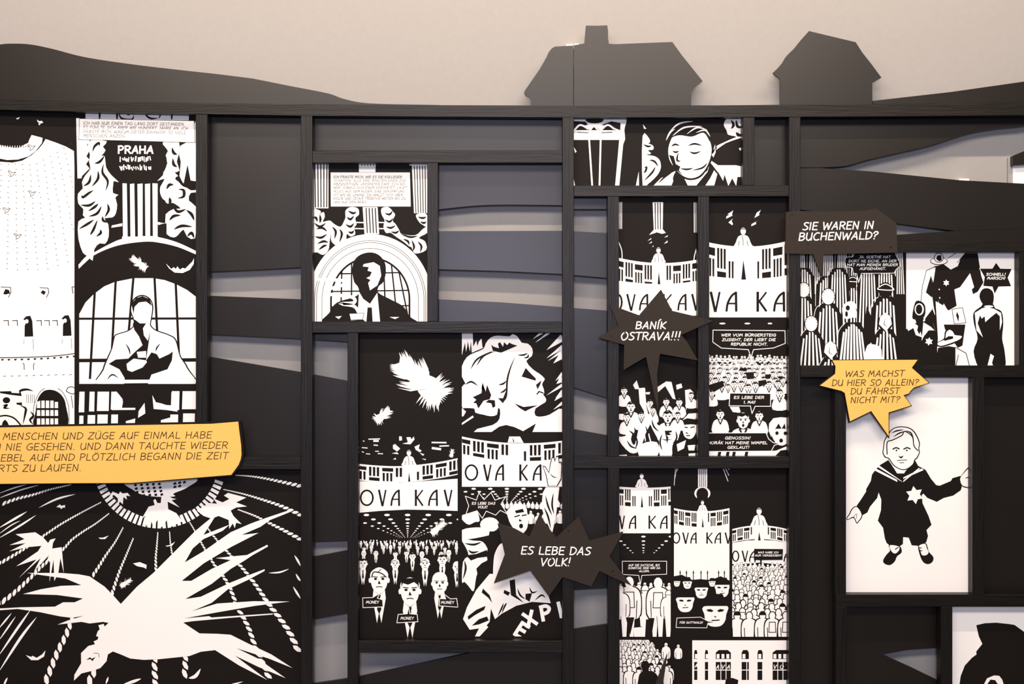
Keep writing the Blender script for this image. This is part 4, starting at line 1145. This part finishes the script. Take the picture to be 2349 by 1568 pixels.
# =================================================== panel 8
o, a = panel(1417, 1070, 1813, 1640, 'lower centre-right panel of three balcony strips above two crowd pictures')
a.frame(1290, 1050, .33038)
a.clip(396, 70, 752, 1240)
balustrade(a, 396, 755, lambda x: 198 + 8 * (1 - ((x - 570) / 180) ** 2), 140, 50, gap=(515, 592))
a.rect(396, 335, 752, 522); legs(a, 553, 203, 342, 66); balcony_fig(a, 551, 203, 96)
deco(a, (('V', 398, 32), ('A', 466, 44), ('K', 604, 42), ('A', 682, 46)), 487, 84, 10)
a.rect(396, 522, 752, 880, 'b')
lamps(a, 563, 730, 6, (-1, 0, 1), 190, -185, 16)
for k in range(9): backfig(a, 405 + k * 42, 960 + R.uniform(-5, 12), 78, R.choice((0, 1, 2)))
for x, s_8, kd in ((575, 190, 2), (465, 240, 3), (665, 235, 3), (738, 160, 2), (402, 190, 0)): backfig(a, x, 1110, s_8, kd, .03)
for x in (430, 480, 560, 640, 680, 735): a.poly([(x - 24, 1100), (x + 22, 1100), (x + 14, 1240), (x - 14, 1240)]); a.line([(x - 24, 1100), (x - 14, 1240)], 4, 'b')
a.poly('495,1175 550,1170 552,1240 498,1240'); a.line('495,1175 550,1170', 5, 'b')
a.poly('440,1105 500,1105 470,1230', 'b'); a.poly('600,1110 640,1110 620,1230', 'b')
a.clip(775, 70, 1160, 1240)
for k in range(3):
    a.line([(785 + k * 9, 75), (776 + k * 3, 190 - 40 * k)], 4); a.line([(1118 + k * 16, 75), (1150 + k * 6, 160 - 40 * k)], 5)
a.rect(942, 75, 1006, 205)
for x in (954, 966, 979, 992): a.line([(x, 78), (x + 1, 200)], 4, 'b')
a.ell(972, 245, 56, 46); a.ell(972, 250, 42, 44, 'b'); a.poly('935,270 1010,270 1020,320 925,320', 'b')
balustrade(a, 775, 1160, lambda x: 348 + 22 * (1 - ((x - 968) / 190) ** 2), 115, 44, gap=(935, 1010))
a.poly('775,462 968,484 1160,462 1160,880 775,880'); legs(a, 975, 368, 480, 56); balcony_fig(a, 973, 370, 76)
deco(a, (('O', 768, 46), ('V', 838, 36), ('A', 892, 38), ('K', 1005, 34), ('A', 1060, 40), ('V', 1132, 36)), 590, 70, 9)
a.poly('775,820 830,810 900,845 960,840 1010,845 1060,835 1100,820 1160,850 1160,1240 775,1240', 'b')
for x in (818, 862, 910, 963, 1008, 1085, 1125): a.line([(x, 790), (x, 880)], 6, 'b'); a.poly([(x - 6, 800), (x, 775), (x + 6, 800)], 'b')
for x, y, w_ in ((795, 850, 44), (868, 850, 60), (1040, 850, 44), (965, 890, 88), (1110, 870, 100), (853, 955, 120), (1062, 1010, 168)):
    a.poly([(x - w_ * .48, y + w_ * .12), (x + w_ * .48, y + w_ * .08), (x + w_ * .45, y + w_ * .45), (x + w_ * .4, y + w_ * .72), (x + w_ * .2, y + w_ * .93), (x - w_ * .2, y + w_ * .93), (x - w_ * .4, y + w_ * .72), (x - w_ * .45, y + w_ * .45)], 'w', True, 3)
    a.poly([(x - w_ * .5, y + w_ * .1), (x - w_ * .3, y - w_ * .4), (x + w_ * .3, y - w_ * .4), (x + w_ * .52, y + w_ * .1)], 'b')
    for s in (-1, 1): a.poly([(x + s * w_ * .07, y + w_ * .29), (x + s * w_ * .2, y + w_ * .22), (x + s * w_ * .38, y + w_ * .25), (x + s * w_ * .3, y + w_ * .33), (x + s * w_ * .14, y + w_ * .35)], 'b')
    a.poly([(x - w_ * .05, y + w_ * .5), (x + w_ * .07, y + w_ * .55), (x - w_ * .02, y + w_ * .58)], 'b'); a.line([(x - w_ * .14, y + w_ * .7), (x + w_ * .16, y + w_ * .68)], w_ * .05, 'b')
a.clip(1180, 70, 1572, 1240)
fy = lambda x: 493 - 26 * (1 - ((x - 1370) / 190) ** 2)
balustrade(a, 1180, 1572, fy, 95, 46, gap=(1325, 1415))
a.poly('1180,590 1280,572 1370,568 1470,572 1572,590 1572,760 1470,735 1370,725 1260,735 1180,765')
legs(a, 1368, 470, 572, 76); balcony_fig(a, 1366, 472, 128)
deco(a, (('O', 1182, 42), ('V', 1250, 36), ('A', 1300, 40), ('A', 1540, 42)), 716, 70, 9)
for row in range(12):
    y = 800 + row * 42; s_8 = 58 + row * 9
    n_ = int(400 / (s_8 * .5))
    for k in range(n_):
        backfig(a, 1180 + (k + .5 * (row % 2) + R.uniform(-.15, .15)) * 400 / n_, y + R.uniform(-8, 8), s_8, R.choice((0, 0, 1, 2, 2, 3)), .045)
a.clip()
a.rect(380, 1240, 1600, 1262, 'b')
a.clip(398, 1262, 880, 1700)
a.poly('398,1262 610,1262 640,1310 700,1330 745,1400 760,1450 780,1480 720,1520 640,1700 398,1700', 'b')
for row in range(9):
    y = 1300 + row * 36; s_8 = 46 + row * 9
    xe = 610 + row * 22
    n_ = int((xe - 398) / (s_8 * .5))
    for k in range(n_): backfig(a, 402 + (k + .5 * (row % 2)) * (xe - 398) / n_, y + R.uniform(-6, 6), s_8, R.choice((0, 0, 1, 2)), .05)
backfig(a, 720, 1390, 90, 2); backfig(a, 805, 1390, 80, 2)
a.poly('525,1700 530,1520 555,1480 545,1440 560,1410 590,1410 608,1440 600,1475 660,1510 700,1700', 'b', True)
a.clip(902, 1262, 1800, 1700)
a.rect(902, 1265, 1580, 1700)
for x0, w_ in ((915, 22), (990, 22), (1065, 105), (1245, 50), (1355, 36), (1460, 120)):
    a.poly([(x0, 1395), (x0, 1350), (x0 + w_ * .2, 1332), (x0 + w_ * .8, 1332), (x0 + w_, 1350), (x0 + w_, 1395)], 'b')
    for k in range(max(1, int(w_ / 34))): a.rect(x0 + 6 + k * 34, 1360, x0 + 26 + k * 34, 1392)
    a.rect(x0, 1415, x0 + w_, 1540, 'b')
    for k in range(max(1, int(w_ / 34))): a.rect(x0 + 33 + k * 36, 1410, x0 + 38 + k * 36, 1545)
    a.rect(x0, 1468, x0 + w_, 1474)
a.text('A', 920, 1452, 938, 24, 5, g='letter#200'); a.text('A', 1068, 1462, 1086, 26, 5, g='letter#201'); a.text('V', 1104, 1462, 1122, 26, 5, g='letter#202'); a.text('A', 1142, 1462, 1162, 26, 5, g='letter#203'); a.text('V', 1466, 1462, 1484, 26, 5, g='letter#204'); a.text('O', 1510, 1462, 1532, 26, 5, g='letter#205'); a.text('T', 1552, 1462, 1570, 26, 5, g='letter#206')
a.poly('1130,1568 1135,1535 1180,1525 1222,1540 1215,1600 1130,1600', 'b')
a.clip()
a.g = 'speech_box'
bubble(a, '416,716 724,716 724,806 552,814 542,878 530,814 418,808', 4)
a.text('AUF DIE DATSCHE, BIS', 458, 750, 674, 13, 2.7); a.text('SONNTAG SIND WIR DA', 456, 770, 678, 13, 2.7); a.text('ALLEIN.', 532, 791, 604, 13, 2.7)
bubble(a, '795,1110 960,1104 1010,1132 1070,1140 1010,1146 1003,1178 790,1176', 4)
a.text('FÜR GOTTWALD!', 814, 1148, 974, 13, 2.7)
a.g = 'speech_box#99'
a.poly('1332,630 1532,632 1528,706 1385,708 1380,760 1372,708 1330,706', 'b')
a.text('WAS HABE ICH', 1358, 661, 1498, 12, 2.6); a.text('NUR VERGESSEN?', 1338, 682, 1520, 12, 2.6)
a.build(o)

# =================================================== panel 9
o, a = panel(1833, 574, 2341, 842, 'wide right panel with striped figures beside walking figures in hats')
o2 = .26785
a.frame(1790, 460, o2)
a.clip(160, 430, 1078, 1430)
def stripes(cx, top, base, w_, head=0, n_=6):
    pts = [(cx - w_ * .5, base), (cx - w_ * .48, top + w_ * .5), (cx - w_ * .25, top + w_ * .08), (cx + w_ * .25, top + w_ * .08), (cx + w_ * .48, top + w_ * .5), (cx + w_ * .5, base)]
    a.poly(pts, 'b')
    for k in range(n_):
        u = (k + .5) / n_ - .5
        x0 = cx + u * w_ * .66; x1 = cx + u * w_ * .98
        yt = top + w_ * (.1 + .55 * abs(u) ** 1.2 * 1.4)
        a.poly([(x0 - w_ * .028, yt), (x0 + w_ * .028, yt + w_ * .03), (x1 + w_ * .04, base), (x1 - w_ * .035, base)])
    a.line([(cx - w_ * .5, base), (cx - w_ * .5, top + w_ * .5), (cx - w_ * .25, top + w_ * .1)], w_ * .02, 'w', True)
    hr = w_ * .23
    if head == 1:
        a.ell(cx, top - hr * .7, hr * 1.12, hr * 1.35, 'b'); a.ell(cx, top - hr * .7, hr, hr * 1.22)
        for k in range(9):
            an = -.3 + k * .45
            a.line([(cx + hr * .95 * math.cos(an), top - hr * .7 - hr * 1.1 * math.sin(an)), (cx + hr * .7 * math.cos(an + .2), top - hr * .7 - hr * .8 * math.sin(an + .2))], hr * .09, 'b', taper='end')
    elif head == 2:
        a.ell(cx, top - hr * .7, hr * 1.15, hr * 1.4, 'b'); a.poly([(cx - hr, top - hr * .4), (cx - hr * .8, top - hr * 1.6), (cx, top - hr * 2.2), (cx + hr * .8, top - hr * 1.6), (cx + hr, top - hr * .4), (cx + hr * .3, top + hr * .4), (cx + hr * .5, top + hr * 1.6), (cx, top + hr * .6), (cx - hr * .3, top + hr * .3)])
        a.line([(cx, top - hr * 1.4), (cx - hr * .2, top - hr * .4), (cx + hr * .4, top)], hr * .1, 'b', True, 'both'); a.line([(cx + hr * .4, top - hr * 1.3), (cx + hr * .3, top - hr * .4)], hr * .1, 'b', True, 'both')
    elif head == 3:
        a.ell(cx, top - hr * .6, hr * 1.05, hr * 1.2, 'b'); a.line([(cx - hr, top - hr * 1.0), (cx, top - hr * 1.5), (cx + hr, top - hr * 1.0), (cx + hr * 1.1, top - hr * .6), (cx - hr, top - hr * .7), (cx - hr, top - hr)], hr * .14, 'w', True)
for x in range(170, 1080, 120): stripes(x, 380, 800, 118)
for x, y, h_ in ((200, 560, 1), (400, 630, 0), (620, 720, 3), (900, 560, 0), (500, 560, 0), (750, 560, 0)): stripes(x, y, 1200, 190, 0 if h_ != 3 else 3)
stripes(900, 800, 1430, 250, 3); stripes(200, 800, 1430, 220, 1); stripes(410, 860, 1430, 240, 1); stripes(620, 1020, 1430, 260, 0, 8)
stripes(900, 1080, 1430, 240, 2); stripes(265, 1090, 1430, 230, 1)
a.poly('530,920 560,875 610,860 650,890 655,940 650,1000 610,1000 570,1015 540,990', 'w', True, 3); a.ell(578, 918, 18, 22, 'b'); a.ell(567, 970, 12, 24, 'b'); a.poly('655,930 640,910 660,960', 'b')
a.poly('740,900 800,1040 820,1200 740,1230 720,1050', 'b'); a.poly('725,1430 740,1250 800,1230 860,1260 870,1330 880,1430', 'w', True)
stripes(430, 1320, 1430, 240, 2)
a.clip(1078, 430, 2010, 1430)
a.rect(1078, 430, 2010, 1430)
a.ell(1358, 518, 76, 34, 'b'); a.ell(1358, 517, 70, 28); a.ell(1357, 488, 42, 42, 'b'); a.ell(1357, 488, 36, 36); a.poly('1335,500 1345,470 1375,465 1385,510 1360,520', 'b')
a.poly('1330,560 1400,545 1460,590 1520,560 1560,450 1690,450 1720,640 1740,700 1690,780 1650,800 1640,760 1660,740 1625,620 1540,740 1490,760 1510,900 1440,940 1400,900 1330,860 1350,1180 1330,1430 1230,1380 1240,1010 1300,930 1300,830 1240,780 1250,640', 'b')
a.poly('1250,610 1330,570 1310,700 1290,640 1265,720 1235,830 1210,870 1215,760'); a.line('1250,600 1215,740 1205,860', 5, 'b'); a.line('1250,600 1330,560', 5, 'b')
def star6(cx, cy, r, c='w', rot=0):
    a.poly([(cx + (r if k % 2 == 0 else r * .58) * math.sin(math.radians(30 * k + rot)), cy - (r if k % 2 == 0 else r * .58) * math.cos(math.radians(30 * k + rot))) for k in range(12)], c)
star6(1421, 704, 29); a.ell(1361, 760, 6, 6); a.ell(1365, 832, 6, 6)
a.poly('1350,850 1380,930 1400,880 1440,950 1470,960 1475,1010 1400,1040 1370,930', 'w')
scroll(a, '1300,820 1305,900 1325,980|1290,640 1300,700|1310,1050 1330,1120', 'w', 14)
a.poly('1435,490 1500,450 1580,450 1520,530 1470,535', 'w'); a.line('1435,495 1500,450', 5, 'b'); a.line('1515,530 1580,455', 5, 'b')
a.poly('1470,930 1560,915 1590,1045 1490,1055', 'w'); a.line('1470,930 1560,915 1590,1045 1490,1055 1470,930', 5, 'b'); a.poly('1515,950 1530,990 1525,1040 1505,980', 'b')
a.poly('1410,1100 1400,1060 1585,1060 1560,1240 1520,1260 1480,1200', 'b')
a.poly('1130,1000 1155,870 1200,860 1240,900 1235,990 1170,1015', 'b', True, 3); a.ell(1190, 930, 40, 52); a.ell(1188, 930, 28, 42, 'b'); a.poly('1150,1000 1230,1000 1215,1060 1170,1060', 'b')
a.poly('1078,1100 1150,1050 1240,1030 1320,1100 1340,1180 1350,1430 1078,1430', 'b'); a.poly('1085,1090 1150,1050 1190,1080 1215,1170 1160,1150 1140,1090 1095,1115'); a.poly('1225,1040 1290,1080 1320,1110 1270,1110 1230,1160 1210,1200')
a.poly('1180,1070 1195,1065 1205,1110 1190,1145 1172,1110', 'b'); star6(1273, 1205, 36, rot=8)
a.poly('1340,1215 1400,1180 1410,1120 1450,1095 1490,1120 1500,1140 1570,1160 1530,1205 1400,1250 1345,1245', 'b', True, 3); a.poly('1350,1215 1410,1185 1420,1130 1450,1105 1480,1125 1495,1150 1555,1160 1520,1195 1400,1238 1355,1238', 'w', True, 3)
a.poly('1395,1190 1440,1160 1480,1160 1450,1190 1480,1180 1410,1200', 'b')
a.poly('1330,1430 1350,1260 1440,1245 1500,1255 1500,1430', 'b'); a.poly('1500,1260 1590,1310 1625,1430 1500,1430', 'w'); a.line('1500,1255 1590,1305 1625,1430', 6, 'b'); a.line('1525,1320 1500,1430', 6, 'b')
a.poly('1705,820 1730,760 1780,750 1820,780 1828,840 1810,900 1740,890', 'b', True, 3)
a.poly('1655,960 1720,905 1740,880 1820,885 1840,920 1895,950 1910,1050 1900,1180 1920,1280 1925,1430 1830,1430 1800,1320 1770,1430 1700,1430 1655,1290 1690,1180 1660,1060', 'b', True, 3)
a.poly('1665,960 1730,920 1770,910 1830,925 1890,960 1900,1040 1880,1110 1880,990 1850,960 1800,1000 1755,1040 1750,990 1725,1010 1710,980 1690,1050 1735,1170 1680,1110', 'w')
a.poly('1800,1310 1830,1330 1800,1430 1770,1430', 'w'); a.ell(1785, 905, 40, 9)
a.g = 'speech_box'
a.clip()
bubble(a, '560,485 620,480 640,440 980,440 1000,485 1020,520 1025,560 990,590 975,620 695,622 670,700 655,625 625,620 618,575 560,565 552,520', 5)
a.text('JA. GOETHE HAT', 675, 492, 942, 20, 4.0); a.text('DORT NE EICHE. AN DER', 585, 526, 992, 20, 4.0); a.text('HAT MAN MEINEN BRUDER', 572, 559, 1004, 20, 4.0); a.text('AUFGEHÄNGT.', 680, 592, 904, 20, 4.0)
bubble(a, '1705,580 1815,580 1848,528 1885,580 1985,582 1950,660 1980,735 1870,738 1835,802 1815,738 1735,732 1748,655', 5)
a.text('SCHNELL!', 1762, 641, 1928, 21, 4.6); a.text('MARSCH!', 1772, 674, 1925, 21, 4.6)
a.build(o)

# =================================================== panel 10 (child in a dark coat)
o, a = panel(1938, 861, 2234, 1367, 'white panel with a standing child in a dark sailor suit', 'w')
a.frame(1790, 800, o2)
a.poly('940,700 985,670 1040,662 1110,675 1160,720 1195,800 1190,850 1195,890 1170,940 1155,950 1140,990 1090,1030 1035,1035 970,1000 925,940 895,930 875,890 880,850 890,780', 'b', True, 3)
a.poly('948,704 985,678 1040,670 1106,683 1152,726 1186,802 1182,850 1187,888 1164,932 1148,945 1134,984 1086,1022 1035,1027 976,994 932,934 902,922 883,888 888,850 898,782', 'w', True, 3)
a.line('915,900 915,800 960,780 1040,740 1065,705 1130,750 1145,830 1180,870', 9, 'b', True); scroll(a, '950,720 1000,700 1060,690|965,755 1020,720 1070,705|1070,700 1120,720 1145,790', 'b', 12)
for x0, x1 in ((965, 1018), (1058, 1112)): a.line([(x0, 857), ((x0 + x1) / 2, 845), (x1, 855)], 11, 'b', True)
a.ell(995, 868, 8, 7, 'b'); a.ell(1083, 868, 8, 7, 'b'); a.poly('1010,912 1030,922 1058,912 1040,936 1025,934', 'b'); a.line('1002,955 1040,952 1082,950', 6, 'b', True); a.line('1022,974 1058,973', 6, 'b')
a.poly('925,950 850,995 810,1040 785,1075 775,1130 735,1200 735,1220 690,1290 655,1340 665,1380 705,1422 745,1400 768,1350 830,1275 842,1228 865,1290 862,1380 835,1470 880,1530 895,1620 910,1660 935,1680 980,1690 1020,1690 1050,1670 1052,1610 1100,1615 1125,1680 1180,1685 1250,1655 1265,1600 1252,1550 1295,1505 1270,1430 1218,1320 1212,1250 1225,1238 1260,1275 1340,1308 1400,1275 1480,1255 1545,1210 1555,1180 1535,1130 1545,1085 1475,1105 1460,1130 1365,1170 1335,1165 1290,1110 1245,1035 1180,1000 1150,945 1130,1000 1075,1040 1060,1065 1000,1065 960,1000', 'b')
a.poly('955,998 1000,1035 1075,1040 1060,1065 1010,1065', 'w')
for k in range(2):
    a.poly([(808 + k * 26, 1040 - k * 30), (822 + k * 26, 1024 - k * 26), (1000 + k * 36, 1120 - k * 2 + k * 10), (1002 + k * 42, 1138)])
    a.poly([(1228 - k * 30, 1036 - k * 14), (1212 - k * 26, 1022 - k * 4), (1055, 1098 + k * 26), (1052, 1112 + k * 28)])
star6(1150, 1250, 78, rot=-8)
a.poly('655,1345 610,1370 590,1410 567,1445 575,1465 620,1445 635,1455 650,1490 665,1488 705,1422', 'b', True, 3); a.poly('655,1352 616,1376 598,1412 574,1446 580,1458 620,1436 640,1450 654,1482 662,1480 697,1420', 'w', True, 3); a.line('625,1450 640,1420 655,1415 650,1450', 4, 'b', True)
a.poly('1545,1090 1610,1010 1640,1010 1640,1190 1600,1190 1555,1175 1535,1130', 'b', True, 3); a.poly('1548,1092 1612,1022 1635,1020 1632,1180 1600,1180 1560,1168 1542,1130', 'w', True, 3); scroll(a, '1580,1110 1620,1095 1610,1110|1590,1150 1620,1110|1600,1180 1625,1145', 'b', 12)
a.frame(1790, 1148, o2)
a.poly('930,375 1020,385 1040,440 1000,475 980,520 940,550 895,540 880,510 910,460 940,425', 'b', True, 3); a.poly('938,380 1012,390 1018,420 990,450 965,445 945,420', 'w', True, 3); a.line('985,415 1010,398', 8, 'b')
a.poly('1180,380 1245,362 1262,400 1275,440 1310,480 1305,520 1270,542 1230,530 1200,480', 'b', True, 3); a.poly('1188,385 1240,368 1254,405 1270,440 1250,465 1215,465 1200,430', 'w', True, 3); a.line('1185,400 1208,405', 8, 'b'); a.line('1190,425 1212,428', 8, 'b')
a.build(o)

# =================================================== panel 11
o, a = panel(2181, 1387, 2460, 1700, 'white panel at the lower right corner with a big black shape', 'w')
a.frame(1790, 1148, o2)
a.poly('1678,1065 1750,1048 1850,1043 1960,1055 2005,1062 2100,1130 2400,1200 2400,2000 1550,2000 1530,1600 1545,1500 1580,1410 1640,1345 1680,1315 1678,1290 1730,1225 1700,1160', 'b')
a.poly('1745,1568 1770,1520 1830,1495 1875,1498 1900,1530 1912,1568 1920,1700 1880,1700 1870,1580 1840,1535 1800,1530 1750,1600')
a.build(o)

# ------------------------------------------------------------------ raised speech bubbles on the front of the frame
FB0, FB1 = -0.012, 0.0
def raised(pts, label, m, edge=None, inner=None, texts=(), ink='w', group='raised speech bubbles', d0=FB0, d1=FB1, screws=()):
    o = slab('speech_bubble', pts, d0, d1, m)
    props(o, label, 'speech bubble', group)
    xs = [p[0] for p in pts]; ys = [p[1] for p in pts]
    a = Art((min(xs) - 5, min(ys) - 5, max(xs) + 5, max(ys) + 5), d0, 'k')
    if inner:
        a.g = 'yellow_face'
        a.poly(inner, 'y')
    for t in texts:
        a.text(*t[:6], c=ink, y1=t[6] if len(t) > 6 else None)
    a.build(o)
    for (x, y) in screws:
        slab('screw', [(x + 2.4 * math.cos(k * math.pi / 4), y + 2.4 * math.sin(k * math.pi / 4)) for k in range(8)], d0 - .0006, d0, M_POST, o)
    return o
F = lambda s: [tuple(map(float, q.split(','))) for q in s.split()]
raised(F('1803,486 1835.6,483.6 1900,485.5 1983,483 2010,477.7 2056.6,512 2058.8,578.7 1890.5,582.5 1884,634 1865.6,582.5 1802,581'),
       'dark grey box-shaped bubble with a two-line white question above the striped-figure panel', M_CARD,
       screws=((1817, 492), (2043, 567), (1853, 560)), texts=(('SIE WAREN IN', 1841, 527, 2002, 16.5, 2.7, 524), ('BUCHENWALD?', 1832, 551, 2012, 16.5, 2.7, 547.5)))
raised(F('1516.5,664 1542,712.5 1635.7,735 1562.5,768 1576,783 1587,803 1601,826 1514,811 1507.4,856 1510.5,942 1500,899 1482,818 1430.6,848 1432,790.7 1371.8,773.3 1420,747.8 1398.5,698 1466.4,722.8'),
       'dark grey star-shaped bubble with three exclamation marks between two tall narrow panels', M_CARD,
       screws=((1407, 706), (1403, 770), (1618, 736)), texts=(('BANÍK', 1458, 753.5, 1526, 15.5, 2.7), ('OSTRAVA!!!', 1424, 779, 1559, 17, 2.7)))
raised(F('1141.5,1200.7 1180,1212 1214.6,1231 1238,1178.4 1257,1210 1277,1232.7 1327.4,1184.5 1352.7,1240 1429.6,1219.6 1398,1276 1449,1343 1374.7,1309 1356.4,1344.6 1290.9,1322.6 1258.8,1367.4 1216,1308 1133,1337.6 1158,1271.4'),
       'dark grey spiky bubble with white lettering over the lower right of the large centre panel', M_CARD,
       screws=((1304, 1217), (1406, 1309)), texts=(('ES LEBE DAS', 1195, 1270, 1353, 17, 2.7, 1272), ('VOLK!', 1240, 1297, 1307, 17, 2.7)))
raised(F('1531,1500 1521,1568 1560,1620 1440,1640 1440,1600 1490,1605'), 'tip of another dark grey bubble at the bottom edge over the lower crowd', M_CARD)
raised(F('1907.9,824.6 2107.9,823.3 2093.4,842.8 2132.8,878 2098,889.7 2090,898 2086,904 2075,907.7 2092.6,930.7 2040,947 2040,1005 1998,944.6 1948.5,969 1936,902.6 1929,897.7 1875.7,884 1914,856 1915,840'),
       'yellow spiky bubble with a black edge above the child panel', M_INK,
       inner=F('1909.5,826 2105,824.8 2091.5,843 2130.3,877.6 2097,888 2089,896 2085,902 2072.5,906 2090,929.5 2038.3,945.5 2038.6,1000 1998.5,942.2 1949.8,966 1938,900.8 1930.5,896 1881,883.6 1915.8,857 1916.8,840'),
       texts=(('WAS MACHST', 1939, 864, 2073, 13.5, 1.9, 862.5), ('DU HIER SO ALLEIN?', 1908, 884.5, 2106, 13.5, 1.9, 883), ('DU FÄHRST', 1951, 904, 2062, 13.5, 1.9, 902.5), ('NICHT MIT?', 1951, 924, 2063, 13.5, 1.9, 922.5)), ink='n')
raised(F('-60,977 0,975.5 485,967 551.7,964 553,972 558,1018 559.5,1042 557,1055 551.6,1067 533,1091 301,1109 153,1109.6 0,1111 -60,1111'),
       'long yellow caption board with four lines of dark lettering at the left edge', M_INK,
       inner=F('-58,981.5 0,979.8 485,971.5 546.5,966.5 548.5,985 553,1020 554,1042 552,1054 547,1066 530.5,1088.5 301,1107 153,1107.6 0,1109 -58,1109'),
       texts=(('MENSCHEN UND ZÜGE AUF EINMAL HABE', 7, 1008, 484, 15, 1.9, 1004.5), ('H NIE GESEHEN. UND DANN TAUCHTE WIEDER', -13, 1032.5, 521, 15, 1.9, 1028),
              ('NEBEL AUF UND PLÖTZLICH BEGANN DIE ZEIT', -15, 1057.5, 522, 15, 1.9, 1052), ('ÄRTS ZU LAUFEN.', -20, 1081.5, 185, 15, 1.9, 1079.5)), ink='n')
